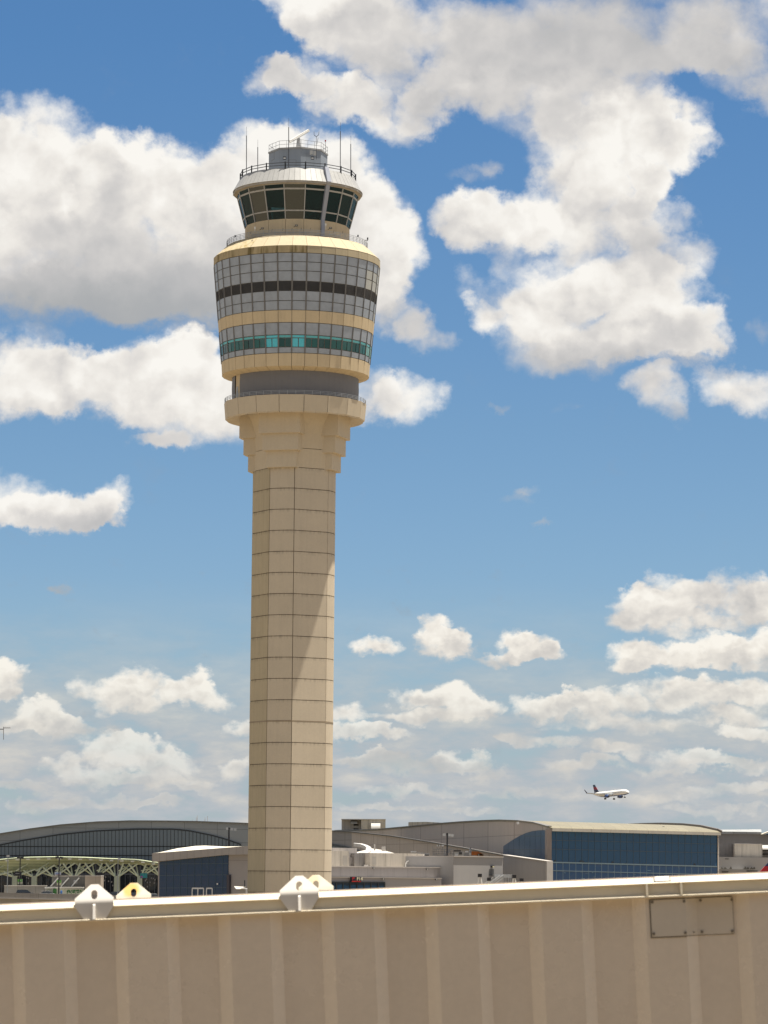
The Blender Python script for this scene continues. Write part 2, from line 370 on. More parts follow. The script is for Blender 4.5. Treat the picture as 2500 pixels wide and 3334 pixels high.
# ------------------------------------------------------------------ materials
STONE = mat('precast stone', (.575, .495, .38), .85, vary=.04, vscale=.25, streak=.05, bump=.15, bscale=3, fine=.03, smudge=(3.29628, .6276, .28))
STONE_C = mat('capital stone', (.575, .49, .365), .85, vary=.04, vscale=.25, streak=.05, bump=.15, bscale=3, fine=.03)
STONE_OLIVE = mat('olive precast stone', (.48, .405, .275), .85, vary=.05, vscale=.25, streak=.14, bump=.15, bscale=3, fine=.03, smudge=(3.29628, .6276, .34))  # darker, more olive copy for the left flat facet
JOINT = mat('dark joint', (.14, .11, .08), .9)
BRIM = mat('yellowed stone brim', (.42, .355, .24), .8, vary=.05, vscale=.3, streak=.10, fine=.03)
BRIM_STAIN = mat('mildewed stone brim', (.46, .37, .22), .8, vary=.08, vscale=.3, streak=.2, stain=((.17, .13, .05), .47, .68, .9, .12))
BAND = mat('beige band', (.62, .50, .325), .8, vary=.05, vscale=.3, streak=.12, fine=.03)
SPAN = mat('grey spandrel', (.35, .385, .435), .38, vary=.10, vscale=.9, fine=.03)
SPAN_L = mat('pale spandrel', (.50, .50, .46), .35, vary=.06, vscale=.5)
MULL = mat('grey aluminium mullion', (.20, .19, .18), .5, metal=.2)
LOUV = mat('louvre blade', (.09, .085, .08), .6)
DARK = mat('dark void', (.02, .02, .02), .8)
SHUT = mat('grey curved sheet', (.19, .185, .19), .6, vary=.05, vscale=.4, streak=.06)
ROOMG = mat('grey painted metal', (.27, .30, .34), .5, vary=.05, vscale=.6, streak=.1)
SKIRT = mat('white metal roof', (.36, .36, .355), .45, vary=.05, vscale=.5, streak=.08)
PIER = mat('blue grey pier', (.32, .34, .40), .45, vary=.04)
FRAME = mat('light window frame', (.42, .41, .39), .45)
RAIL = mat('dark grey rail', (.10, .105, .12), .5, metal=.3)
RAIL_L = mat('galvanised rail', (.38, .39, .40), .45, metal=.4)
WHITE = mat('white paint', (.74, .73, .70), .5)
BLACK = mat('black paint', (.025, .025, .03), .5)
RED = mat('red lamp', (.45, .02, .02), .3)
CABG = glass('cab glass', (.012, .10, .125), (.42, .56, .58), ior=1.9, wob=1.0)
CABS = mat('olive shaded glass', (.020, .028, .022), .1, vary=.2, vscale=.5, ior=1.7)
TEAL_E = glass('darker teal glass', (.015, .075, .08), (0, 0, 0), ior=1.6)
TEAL_D = glass('dark teal glass', (.025, .125, .13), (0, 0, 0), ior=1.6)
TEAL_B = mat('teal blind behind glass', (.09, .56, .68), .15, vary=.06, vscale=1.5, ior=1.6)
TEAL_M = mat('teal transom glass', (.10, .46, .51), .12, vary=.10, vscale=1.0, ior=1.6)
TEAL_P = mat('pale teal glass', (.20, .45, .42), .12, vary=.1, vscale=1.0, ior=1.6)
FLOORD = mat('dark interior', (.05, .045, .04), .8)

# ------------------------------------------------------------------ ground
MB().poly([(-9000, -400, 0), (9000, -400, 0), (9000, 30000, 0), (-9000, 30000, 0)]).obj('ground', mat('airport concrete ground', (.215, .178, .128), .9, vary=.12, vscale=.02, joints=(7.5, 0, .06, .4, 0, 0)), recalc=False)['kind'] = 'structure'

# ------------------------------------------------------------------ control tower
TX, TY = -14.2, 515.0
def ppm(y):                                # metres per photo pixel at the tower axis, at row y
    d = ray(967, y); return TY / (FPX * d.y)
def zf(y, R):                              # height of a point on the near side of a ring of radius R seen at row y
    return P(967, y, TY - R).z
def TP(a, r, z):                           # a in degrees, 0 towards the camera, positive to the right
    return Vector((TX + r * math.sin(rad(a)), TY - r * math.cos(rad(a)), z))
tower = thing('control_tower', (TX, TY, 0), 'tall beige airport control tower with flared grey glazed head and green cab windows', 'control tower')
def ring(mb, prof, n, off, gap=.0, thick=.25, inner=None, arange=None):
    """n flat panels round the axis following prof [(r,z)...] (outer skin), gap in metres between neighbours"""
    st = 360.0 / n
    for k in range(n):
        a, b = off + k * st, off + (k + 1) * st
        for (r0, z0), (r1, z1) in zip(prof[:-1], prof[1:]):
            g0, g1 = math.degrees(gap / 2 / max(r0, .1)), math.degrees(gap / 2 / max(r1, .1))
            dr, dz = r1 - r0, z1 - z0; L = math.hypot(dr, dz) or 1; nx, nz = -dz / L * thick, dr / L * thick
            if (z1 < z0) != (dr != 0 and abs(dr) > abs(dz) and False): pass
            s = -1 if nx > 0 else 1
            if abs(nx) < 1e-6: s = 1
            nx, nz = nx * s, nz * s
            A = [TP(a + g0, r0, z0), TP(b - g0, r0, z0), TP(b - g1, r1, z1), TP(a + g1, r1, z1)]
            B = [TP(a + g0, r0 + nx, z0 + nz), TP(b - g0, r0 + nx, z0 + nz), TP(b - g1, r1 + nx, z1 + nz), TP(a + g1, r1 + nx, z1 + nz)]
            mb.hexa(A, B)
    return mb
def solid(mb, prof, n, off):
    """closed surface of revolution with n facets, prof from bottom axis to top axis"""
    st = 360.0 / n; i0 = len(mb.v); L = len(prof)
    for k in range(n):
        for r, z in prof: mb.v.append(TP(off + k * st, r, z))
    for k in range(n):
        k2 = (k + 1) % n
        for j in range(L - 1): mb.f.append([i0 + k * L + j, i0 + k2 * L + j, i0 + k2 * L + j + 1, i0 + k * L + j + 1])
    mb.f.append([i0 + k * L for k in range(n)]); mb.f.append([i0 + k * L + L - 1 for k in range(n)][::-1])
    return mb
# shaft: four curved panels (36 deg) and four flat ones (54 deg) per storey
RS = 135.7 * ppm(2200)
segs = []
for q in range(4):
    a = -34.0 + 90 * q; segs.append((a, a + 36, True)); segs.append((a + 36, a + 90, False))
zc0 = zf(1520.6, RS); zc1 = zf(2836.5, RS); step = (zc0 - zc1) / 19
levels = [zc0 - i * step for i in range(0, 40) if zc0 - i * step > -.5]
levels[-1] = 0.0
def arc(a, b, curved, R, g=0.0):
    gd = math.degrees(g / 2 / R); n = 8 if curved else 1
    return [(a + gd + (b - a - 2 * gd) * k / n) for k in range(n + 1)]
mb = MB(); mo = MB()
for zt, zb in zip(levels[:-1], levels[1:]):
    for j, (a, b, cv) in enumerate(segs):
        an = arc(a, b, cv, RS, .09)
        for x, y in zip(an[:-1], an[1:]):
            A = [TP(x, RS, zb + .05), TP(y, RS, zb + .05), TP(y, RS - .3, zb + .05), TP(x, RS - .3, zb + .05)]
            B = [v + Vector((0, 0, zt - zb - .10)) for v in A]
            (mo if j == 7 else mb).hexa(A, B)
shaft = mb.obj('shaft', STONE, tower, smooth=15)
mo.obj('shaft_panel', STONE_OLIVE, tower)
# recessed core seen in the joints
mb = MB(); pr = []
for a, b, cv in segs: pr += arc(a, b, cv, RS)[:-1]
mb.hexa([TP(a, RS - .07, .0) for a in pr], [TP(a, RS - .07, zc0 + .3) for a in pr]); mb.obj('shaft_core', JOINT, tower)
# thick joint ring part way up
zr = zf(2347, RS); mb = MB()
for a, b, cv in segs:
    an = arc(a, b, cv, RS)
    for x, y in zip(an[:-1], an[1:]):
        mb.hexa([TP(x, RS + .03, zr - .12), TP(y, RS + .03, zr - .12), TP(y, RS - .2, zr - .12), TP(x, RS - .2, zr - .12)], [TP(x, RS + .03, zr + .1), TP(y, RS + .03, zr + .1), TP(y, RS - .2, zr + .1), TP(x, RS - .2, zr + .1)])
mb.obj('joint_ring', mat('ring stone', (.30, .24, .17), .85), tower)
# narrow repair strips on the olive face
def facetpt(t, z, o=.0):
    p, q = TP(-88, RS, z), TP(-34, RS, z); n = Vector((math.sin(rad(-61)), -math.cos(rad(-61)), 0)); return p.lerp(q, t) + n * o
for yy in (2070, 2697):
    z0 = min(levels, key=lambda q: abs(q - zf(yy, RS)));
    mb = MB()
    for t in (.42, .62):
        mb.hexa([facetpt(t, z0 - step + .1, .003), facetpt(t + .025, z0 - step + .1, .003), facetpt(t + .025, z0 - .1, .003), facetpt(t, z0 - .1, .003)], [facetpt(t, z0 - step + .1, -.1), facetpt(t + .025, z0 - step + .1, -.1), facetpt(t + .025, z0 - .1, -.1), facetpt(t, z0 - .1, -.1)])
    mb.obj('patch_strip', mat('patch', (.42, .36, .25), .85), tower)
# flared capital
cap = [(zc0 + .04, 1.0)]
for ys, rp in ((1500, 136.6), (1465, 138), (1430, 141.5), (1395, 149), (1372, 157), (1350, 166)):
    z = P(967, ys, TY).z; cap.append((z, rp * ppm(ys) / RS))
mb = MB(); mt = MB()
jz = zf(1457, RS * 1.03)
zs = [cap[0][0]] + [c[0] for c in cap[1:]]
def capr(z):
    for (z0, f0), (z1, f1) in zip(cap[:-1], cap[1:]):
        if z <= z1: return RS * (f0 + (f1 - f0) * (z - z0) / (z1 - z0))
    return RS * cap[-1][1]
zl = [cap[0][0] + (jz - .04 - cap[0][0]) * k / 3 for k in range(4)] + [None] + [jz + .04 + (cap[-1][0] - jz) * k / 8 for k in range(9)]
for (a, b, cv) in segs:
    an = arc(a, b, cv, RS, .05)
    for z0, z1 in zip(zl[:-1], zl[1:]):
        if z0 is None or z1 is None: continue
        r0, r1 = capr(z0), capr(z1)
        for x, y in zip(an[:-1], an[1:]):
            mb.hexa([TP(x, r0, z0), TP(y, r0, z0), TP(y, r1, z1), TP(x, r1, z1)], [TP(x, r0 - .4, z0), TP(y, r0 - .4, z0), TP(y, r1 - .4, z1), TP(x, r1 - .4, z1)])
mb.obj('capital', STONE_C, tower, smooth=12, recalc=True)
mb = MB(); mb.hexa([TP(a, RS - .1, zc0) for a in pr], [TP(a, RS + .05, cap[-1][0]) for a in pr]); mb.obj('capital_core', JOINT, tower)
# stepped corbel blocks
PB = [(zf(1520.6, 142 * ppm(1500)), zf(1464.6, 142 * ppm(1464)), 142.3, 51), (None, None, 155.6, 60), (None, None, 167.5, 69)]
zb0 = zf(1520.6, 142.3 * ppm(1520)); zb1 = zf(1464.6, 155.6 * ppm(1464)); zb2 = zf(1408.7, 167.5 * ppm(1408)); zb3 = cap[-1][0] + .3
for q in range(4):
    ac = -16 + 90 * q; rx = Vector((math.cos(rad(ac)), math.sin(rad(ac)), 0)); ry = Vector((math.sin(rad(ac)), -math.cos(rad(ac)), 0)); c0 = Vector((TX, TY, 0))
    for (za, zb, d, w) in ((zb0, zb1 + .25, 142.3, 51), (zb1, zb2 + .25, 155.6, 60), (zb2, zb3, 167.5, 69)):
        d *= ppm(1450); w *= ppm(1450)
        pts = []
        for t in (-1, -.5, 0, .5, 1):
            pts.append(c0 + rx * (w * t) + ry * (d + .18 * (1 - t * t)))
        pts += [c0 + rx * w + ry * (RS * .55), c0 - rx * w + ry * (RS * .55)]
        MB().hexa([p + Vector((0, 0, za)) for p in pts], [p + Vector((0, 0, zb)) for p in pts]).obj('corbel_block', STONE_C, tower, smooth=20)
# balcony soffit and parapet
k = ppm(1300)
zp0 = zf(1337.7, 227 * k); zp1 = zf(1283, 231.5 * k); zs0 = cap[-1][0]
mb = MB(); ring(mb, [(227 * k, zp0), (231.5 * k, zp1)], 18, 8.6, .08, .35); mb.obj('parapet', STONE_C, tower)
mb = MB(); ring(mb, [(163 * k, zs0), (224 * k, zp0 + .12)], 36, 8.6, .07, .3); mb.obj('balcony_soffit', STONE, tower)
mb = MB(); solid(mb, [(158 * k, zs0 + .05), (222.5 * k, zp0 + .35), (227 * k, zp1 - .25), (100 * k, zp1 - .25)], 36, 8.6); mb.obj('balcony_deck', JOINT, tower)
def railing(parent, R, z0, z1, n, off, rails, mr, tr=.05, post=.06, name='railing', mesh_=False):
    mb = MB(); st = 360 / n
    for kk in range(n):
        a = off + kk * st
        mb.bar(TP(a, R, z0), TP(a, R, z1), post)
        for f in rails:
            z = z0 + (z1 - z0) * f
            mb.bar(TP(a, R, z), TP(a + st, R, z), tr)
    return mb.obj(name, mr, parent)
railing(tower, 229.5 * k, zp1 - .02, zf(1270.6, 229.5 * k), 54, 8.6, (1, .66, .33), RAIL_L, .055, .06)
# grey band storey between balcony and head
k = ppm(1200)
zg1 = zf(1205.2, 206.6 * k) + .5
def a_of(x): return math.degrees(math.asin((x - 801) / 591))
mb = MB(); prof = [(204.5 * k, zp1 - .3), (206.8 * k, (zp1 + zg1) / 2), (205.5 * k, zg1)]
a0, a1 = a_of(296), a_of(248)
n = 60
mb.lathe(prof, n, (TX, TY, 0), rad(a0), rad(a1) + 2 * math.pi)
mb.obj('recessed_storey', SHUT, tower, smooth=40)
mb = MB(); mb.lathe([(203.5 * k, zp1 - .3), (203.5 * k, zg1)], 4, (TX, TY, 0), rad(a1), rad(a0)); mb.obj('storey_pier', BAND, tower)
am = (a0 + a1) / 2 - 1.0
mb = MB(); A = TP(am - 1.6, 203.6 * k, zp1); B_ = TP(am + 1.6, 203.6 * k, zp1); rr_ = Vector((math.sin(rad(am)), -math.cos(rad(am)), 0)) * .08
mb.hexa([A, B_, B_ + Vector((0, 0, 2.1)), A + Vector((0, 0, 2.1))], [A + rr_, B_ + rr_, B_ + rr_ + Vector((0, 0, 2.1)), A + rr_ + Vector((0, 0, 2.1))])
mb.obj('door', mat('pale door', (.42, .44, .45), .5), tower)
# head: soffit, base band, glazed drum, brim
HB = 8.4
rows = {}
def K(y): return ppm(y)
R = lambda px, y: px * ppm(y)
zbb, ztb = zf(1191, R(239.5, 1191)), zf(1149, R(242, 1149))
mb = MB(); ring(mb, [(R(239.5, 1191), zbb), (R(242, 1149), ztb - .04)], 36, HB, .07, .25); mb.obj('base_band', BAND, tower)
zsi = zf(1205.2, R(207, 1205))
mb = MB(); ring(mb, [(R(207, 1200), zsi), (R(238.5, 1192), zbb + .03)], 36, HB, .07, .2); mb.obj('head_soffit', BAND, tower)
mb = MB(); solid(mb, [(R(203, 1200), zsi + .1), (R(236, 1192), zbb + .3), (R(238, 1149), ztb), (R(120, 1149), ztb)], 36, HB); mb.obj('head_slab', JOINT, tower)
def drum_rows(ylist, rtop, rbot, ytop, ybot):
    """rows at front rows ylist (top to bottom); radius runs linearly between rtop and rbot"""
    out = []
    for y in ylist:
        t = (y - ytop) / (ybot - ytop); r = (rtop + (rbot - rtop) * t) * ppm(y); out.append((r, zf(y, r)))
    return out
Y2 = lambda v: 740 + v * .3496
up_rows = drum_rows([Y2(v) for v in (235, 320, 405, 500, 590, 682, 770)], 270, 253.8, 822, 1009.2)
lo_rows = drum_rows([Y2(v) for v in (885, 1000, 1030, 1115, 1170)], 250.7, 242, 1049.4, 1149)
mcs = [MB() for _ in range(7)]; mps = [MB() for _ in range(7)]
def cell(mb, a, b, top, bot, ins=.0, gap=.12, th=.08):
    (rt, zt), (rb, zb) = top, bot; g = math.degrees(gap / 2 / rt)
    zt -= gap / 2; zb += gap / 2
    A = [TP(a + g, rb - ins, zb), TP(b - g, rb - ins, zb), TP(b - g, rt - ins, zt), TP(a + g, rt - ins, zt)]
    B = [TP(a + g, rb - ins - th, zb), TP(b - g, rb - ins - th, zb), TP(b - g, rt - ins - th, zt), TP(a + g, rt - ins - th, zt)]
    mb.hexa(A, B)
# backing drum
allr = [up_rows[0]] + [up_rows[-1]] + [lo_rows[0], lo_rows[-1]]
mb = MB(); solid(mb, [(r - .14, z) for r, z in reversed(allr)], 36, HB); mb.obj('drum_frame', MULL, tower)
random.seed(3)
for kcol in range(36):
    a = HB + 10 * kcol; b = a + 10; mid = (a + b) / 2
    mid = (mid + 180) % 360 - 180
    for i in (0, 1, 2, 4, 5):
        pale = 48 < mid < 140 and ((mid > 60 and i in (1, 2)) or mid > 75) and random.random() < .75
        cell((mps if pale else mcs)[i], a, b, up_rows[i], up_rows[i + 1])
    cell(mcs[3], a, b, lo_rows[0], lo_rows[1]); cell(mcs[6], a, b, lo_rows[3], lo_rows[4])
for mc in mcs: mc.obj('spandrel_band', SPAN, tower)
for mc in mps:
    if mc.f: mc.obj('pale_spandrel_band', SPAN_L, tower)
# vertical fins between columns
mb = MB()
for kcol in range(36):
    a = HB + 10 * kcol
    for seg in (up_rows, lo_rows):
        (rt, zt), (rb, zb) = seg[0], seg[-1]
        for da in (-.28, .28):
            mb.bar(TP(a + da, rb + .02, zb), TP(a + da, rt + .02, zt), .10, .12)
mb.obj('mullions', MULL, tower)
# louvres: one per column
for kcol in range(36):
    a = HB + 10 * kcol; mb = MB(); (rt, zt), (rb, zb) = up_rows[3], up_rows[4]; n = 9
    for j in range(n):
        t = (j + .5) / n; z = zb + (zt - zb) * t; r = rb + (rt - rb) * t
        A = [TP(a + .7, r - .02, z - .09), TP(a + 9.3, r - .02, z - .09), TP(a + 9.3, r - .14, z + .07), TP(a + .7, r - .14, z + .07)]
        mb.hexa(A, [v + Vector((0, 0, .03)) for v in A])
    mb.obj('louvre', LOUV, tower)
# windows of the lower glazed storey, one object per column: frame with transom, two panes
bright = {-17: 1, 3: 1}
for kcol in range(36):
    a = HB + 10 * kcol; mid = ((a + 5) + 180) % 360 - 180
    root = MB(); (rt, zt), (rb, zb) = lo_rows[1], lo_rows[3]
    cell(root, a, a + 10, lo_rows[1], lo_rows[3], ins=.10, gap=.10, th=.03)
    fr = root.obj('window', MULL, tower)
    tr = MB(); cell(tr, a, a + 10, lo_rows[1], lo_rows[2], ins=.02, gap=.16, th=.06)
    near = abs(mid + 16.6) < 5.1 or abs(mid - 3.4) < 5.1
    tr.obj('transom_pane', TEAL_B if near else TEAL_M, fr)
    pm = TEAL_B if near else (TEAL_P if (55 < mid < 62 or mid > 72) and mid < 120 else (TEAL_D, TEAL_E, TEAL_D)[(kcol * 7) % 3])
    pn = MB(); cell(pn, a + .25, a + 4.95, lo_rows[2], lo_rows[3], ins=.02, gap=.12, th=.06); cell(pn, a + 5.05, a + 9.75, lo_rows[2], lo_rows[3], ins=.02, gap=.12, th=.06)
    pn.obj('pane', pm, fr)
# beige band between the storeys
mb = MB(); (r0, z0), (r1, z1) = lo_rows[0], up_rows[-1]
ring(mb, [(r0 + .04, z0 + .04), (r1 + .04, z1 - .04)], 36, HB, .07, .2); mb.obj('middle_band', BAND, tower)
# brim
rbr = R(271, 798); zb0_, zb1_ = zf(821.5, rbr), zf(798.5, rbr); rtr = R(227.8, 765.6); ztr = zf(765.6, rtr)
mA, mB_ = MB(), MB()
def split_ring(prof, n, off, gap, thick, lo, hi, m1, m2):
    st = 360 / n
    for kk in range(n):
        mid = ((off + (kk + .5) * st) + 180) % 360 - 180
        t = MB(); ring(t, prof, n, off, gap, thick)
        fs = len(t.f) // n; 
        dst = m1 if lo < mid < hi else m2
        i0 = len(dst.v); vs = len(t.v) // n
        dst.v += t.v[kk * vs:(kk + 1) * vs]; dst.f += [[i0 + q - kk * vs for q in f] for f in t.f[kk * fs:(kk + 1) * fs]]
split_ring([(rbr, zb0_), (rbr, zb1_), ], 36, HB, .05, .3, -110, 10, mA, mB_)
mA.obj('brim_fascia', BRIM_STAIN, tower); mB_.obj('brim_fascia', BRIM, tower)
mA, mB_ = MB(), MB()
split_ring([(rbr + .02, zb1_ + .02), (rtr, ztr)], 36, HB, .04, .3, -150, -28, mA, mB_)
mA.obj('brim_slope', mat('streaked brim slope', (.46, .38, .24), .8, vary=.06, vscale=.3, streak=.3, stain=((.30, .23, .09), .5, .68, 1.2, .3)), tower); mB_.obj('brim_slope', BRIM, tower)
mb = MB(); solid(mb, [(rbr - .35, zb0_ + .02), (rbr - .2, zb1_ - .1), (rtr - .2, ztr - .12), (R(120, 765), ztr - .12)], 36, HB); mb.obj('brim_core', JOINT, tower)
cw = railing(tower, rtr + .05, ztr, zf(747.8, rtr), 72, 8.4, (1, .72, .45, .2), RAIL_L, .05, .055)
# mesh infill behind the centre of the rail (walkway equipment)
mb = MB()
for kk in range(-38, 39, 2):
    a = kk; mb.bar(TP(a, rtr - .35, ztr - .1), TP(a + 2, rtr - .35, ztr - .1), .05, .05)
for kk in range(-40, 41): mb.bar(TP(kk, rtr - .35, ztr - .1), TP(kk, rtr - .35, ztr + .55), .035)
for kk in range(-40, 40): mb.bar(TP(kk, rtr - .35, ztr + .5), TP(kk + 1, rtr - .35, ztr + .5), .12, .10)
mb.obj('cable_tray', mat('tray grey', (.24, .24, .25), .6), tower)
# cab
CO = 8.6
rs = R(170.5, 720); zsill = zf(712, R(170, 712))
mb = MB(); ring(mb, [(rs, ztr - .3), (R(170, 712), zsill)], 18, CO, .06, .2); mb.obj('sill_wall', BAND, tower)
Y1 = lambda v: 380 + v * .3496
wy = [625, 660, 675, 865, 877, 950]
def cabr(v): return (197.9 + (170 - 197.9) * (v - 625) / (950 - 625)) * ppm(Y1(v))
W = [(cabr(v), zf(Y1(v), cabr(v))) for v in wy]
for kk in range(18):
    a = CO + 20 * kk; b = a + 20; fr = MB()
    # frame: two rails plus jambs
    for (i, j) in ((1, 2), (3, 4)):
        (rt, zt), (rb, zb) = W[i], W[j]
        fr.hexa([TP(a, rb + .03, zb), TP(b, rb + .03, zb), TP(b, rt + .03, zt), TP(a, rt + .03, zt)], [TP(a, rb - .15, zb), TP(b, rb - .15, zb), TP(b, rt - .15, zt), TP(a, rt - .15, zt)])
    (rt, zt), (rb, zb) = W[0], W[5]
    fr.bar(TP(a, rb + .0, zb), TP(a, rt + .0, zt), .14, .2)
    fr.hexa([TP(a, rt + .02, zt), TP(b, rt + .02, zt), TP(b, rt + .02, zt + .12), TP(a, rt + .02, zt + .12)], [TP(a, rt - .2, zt), TP(b, rt - .2, zt), TP(b, rt - .2, zt + .12), TP(a, rt - .2, zt + .12)])
    f = fr.obj('window', FRAME, tower)
    pn = MB()
    for (i, j) in ((0, 1), (2, 3), (4, 5)):
        (rt, zt), (rb, zb) = W[i], W[j]
        pn.hexa([TP(a, rb - .03, zb), TP(b, rb - .03, zb), TP(b, rt - .03, zt), TP(a, rt - .03, zt)], [TP(a, rb - .08, zb), TP(b, rb - .08, zb), TP(b, rt - .08, zt), TP(a, rt - .08, zt)])
    pn.obj('pane', CABS if kk in (15, 17) else CABG, f)
    if kk in (2, 6, 9, 15, 17):
        bl = MB(); (rt, zt), (rb, zb) = W[2], W[3]
        bl.hexa([TP(a + .4, rb - .3, zb), TP(b - .4, rb - .3, zb), TP(b - .4, rt - .3, zt), TP(a + .4, rt - .3, zt)], [TP(a + .4, rb - .33, zb), TP(b - .4, rb - .33, zb), TP(b - .4, rt - .33, zt), TP(a + .4, rt - .33, zt)])
        bl.obj('blind', mat('olive roller blind', (.26, .25, .17), .8), f)
mb = MB(); solid(mb, [(W[5][0] - .5, zsill - 1.2), (W[5][0] - .5, zsill - .1), (2, zsill - .1)], 18, CO); mb.obj('cab_floor', FLOORD, tower)
mb = MB(); solid(mb, [(2.0, zsill - .2), (2.0, W[0][1] + .3)], 12, 0); mb.obj('cab_core', mat('core', (.12, .11, .10), .8), tower)
mb = MB()
for kk in range(18):
    if kk % 2: continue
    a = CO + 20 * kk + 10
    mb.box(TP(a, W[5][0] - 2.3, zsill + .35), (2.0, .8, .9), Matrix.Rotation(rad(a), 3, 'Z'))
mb.obj('console', mat('console', (.26, .28, .30), .5), tower)
# eave, skirt roof
re_, rsk = R(210.9, 588), R(186.3, 546); ze1 = zf(586.3, re_); ze0 = ze1 - .35; zsk = zf(546, rsk)
mb = MB(); ring(mb, [(re_, ze0), (re_, ze1)], 18, CO, .0, .2); mb.obj('eave_fascia', mat('eave', (.40, .37, .32), .7, streak=.2), tower)
mb = MB(); ring(mb, [(W[0][0] - .1, W[0][1] + .1), (re_ - .02, ze0 + .02)], 18, CO, .0, .12); mb.obj('eave_soffit', mat('eave soffit', (.44, .38, .30), .8), tower)
mb = MB(); solid(mb, [(re_ - .22, ze1 - .12), (rsk - .12, zsk - .1), (1, zsk - .1)], 18, CO)
# underside of the roof over the cab
mb.obj('roof_deck', mat('roof deck', (.3, .3, .3), .8), tower)
mb = MB(); solid(mb, [(1, W[0][1] + .12), (W[0][0] - .25, W[0][1] + .12), (W[0][0] - .25, W[0][1] + .3), (1, W[0][1] + .3)], 18, CO); mb.obj('cab_ceiling', mat('cab ceiling tiles', (.30, .30, .29), .8), tower)
mb = MB(); ring(mb, [(re_ + .02, ze1), (rsk, zsk)], 72, CO, .035, .06); mb.obj('skirt_roof', SKIRT, tower)
mb = MB(); solid(mb, [(re_ - .12, ze1 + .0), (rsk - .1, zsk - .03), (1, zsk - .03)], 72, CO); mb.obj('skirt_seam', mat('seam', (.25, .25, .25), .6), tower)
railing(tower, R(187.7, 540), zsk - .12, zf(528.6, R(187.7, 529)), 18, 8.9, (1, .55), RAIL, .10, .12)
mb = MB()
for kk in range(18):
    a = 8.9 + 20 * kk; mb.bar(TP(a, R(187.7, 540), zsk - .3), TP(a, R(187.7, 540), zf(528.6, R(187.7, 529)) + .15), .20, .12)
mb.obj('rail_post', RAIL, tower)
# big pier on the cab
ap = 29.6; w2 = 2.0
prof = [(R(178, 745), ztr + .0), (R(176, 715), zsill), (R(207, 598), W[0][1]), (R(216, 588), ze1 + .05), (R(196, 548), zsk + .35)]
mb = MB()
for (r0, z0), (r1, z1) in zip(prof[:-1], prof[1:]):
    mb.hexa([TP(ap - w2, r0, z0), TP(ap + w2, r0, z0), TP(ap + w2 * .95, r1, z1), TP(ap - w2 * .95, r1, z1)], [TP(ap - w2, r0 - .9, z0), TP(ap + w2, r0 - .9, z0), TP(ap + w2 * .95, r1 - .9, z1), TP(ap - w2 * .95, r1 - .9, z1)])
mb.obj('service_pier', PIER, tower)
# equipment room on the roof (octagon) and its roof rail
ro = R(95.8, 500); zr1 = zf(479, ro); OO = 7.0
mb = MB(); solid(mb, [(ro, zsk - .2), (ro, zr1)], 8, OO); eq = mb.obj('equipment_room', ROOMG, tower)
mb = MB(); solid(mb, [(ro + .12, zr1 - .18), (ro + .12, zr1 + .06)], 8, OO); mb.obj('roof_edge', mat('roof edge', (.33, .33, .33), .6), eq)
mb = MB(); zt_ = zf(455, ro)
for kk in range(8):
    a = OO + 45 * kk
    for q in range(3):
        p0 = TP(a, ro, 0).lerp(TP(a + 45, ro, 0), q / 3)
        mb.bar(p0 + Vector((0, 0, zr1)), p0 + Vector((0, 0, zt_)), .05)
    for f in (1, .5): mb.bar(TP(a, ro, zr1 + (zt_ - zr1) * f), TP(a + 45, ro, zr1 + (zt_ - zr1) * f), .05)
mb.obj('roof_railing', RAIL_L, eq)
# things placed by photo pixel on the near side of the roof
def TQ(v1, v2, r):        # zoom-1 coordinates -> point at distance r before the axis
    return P(680 + v1 * .3496, 380 + v2 * .3496, TY - r)
for (x, ytop, ybot, r) in ((350, 145, 545, 2.0), (455, 265, 505, -4), (743, 65, 470, 8.9), (1224, 105, 505, 3.5), (1321, 230, 540, -1)):
    p0, p1 = TQ(x, ybot, r), TQ(x, ytop, r); mb = MB()
    mid = p0.lerp(p1, .92); mb.bar(p0 - Vector((0, 0, .3)), mid, .13, n=8); mb.bar(mid, p1 + Vector((0, 0, .9)), .035)
    mb.obj('whip_antenna', mat('antenna grey', (.07, .075, .09), .5), tower)
# radar
pr0 = TQ(835, 283, 1.0); mb = MB(); base = Vector((pr0.x, pr0.y, zr1))
top = Vector((base.x, base.y, TQ(835, 205, 1).z))
for dx, dy in ((-.35, -.35), (.35, -.35), (.35, .35), (-.35, .35)): mb.bar(base + Vector((dx * 1.2, dy * 1.2, 0)), top + Vector((dx * .6, dy * .6, -.1)), .09)
mb.box(base.lerp(top, .5), (.6, .6, .35)); mb.bar(base.lerp(top, .55), top + Vector((0, 0, .1)), .45, n=10)
rd = mb.obj('radar_pedestal', mat('radar base', (.45, .45, .45), .5), eq)
A, B_ = TQ(752, 235, 2.2), TQ(930, 128, -.2); mb = MB(); mb.bar(A, B_, .32, .42); mb.bar(A.lerp(B_, .02) + Vector((0, -.15, -.12)), A.lerp(B_, .98) + Vector((0, -.15, -.12)), .2, .14); mb.obj('radar_antenna', WHITE, eq)
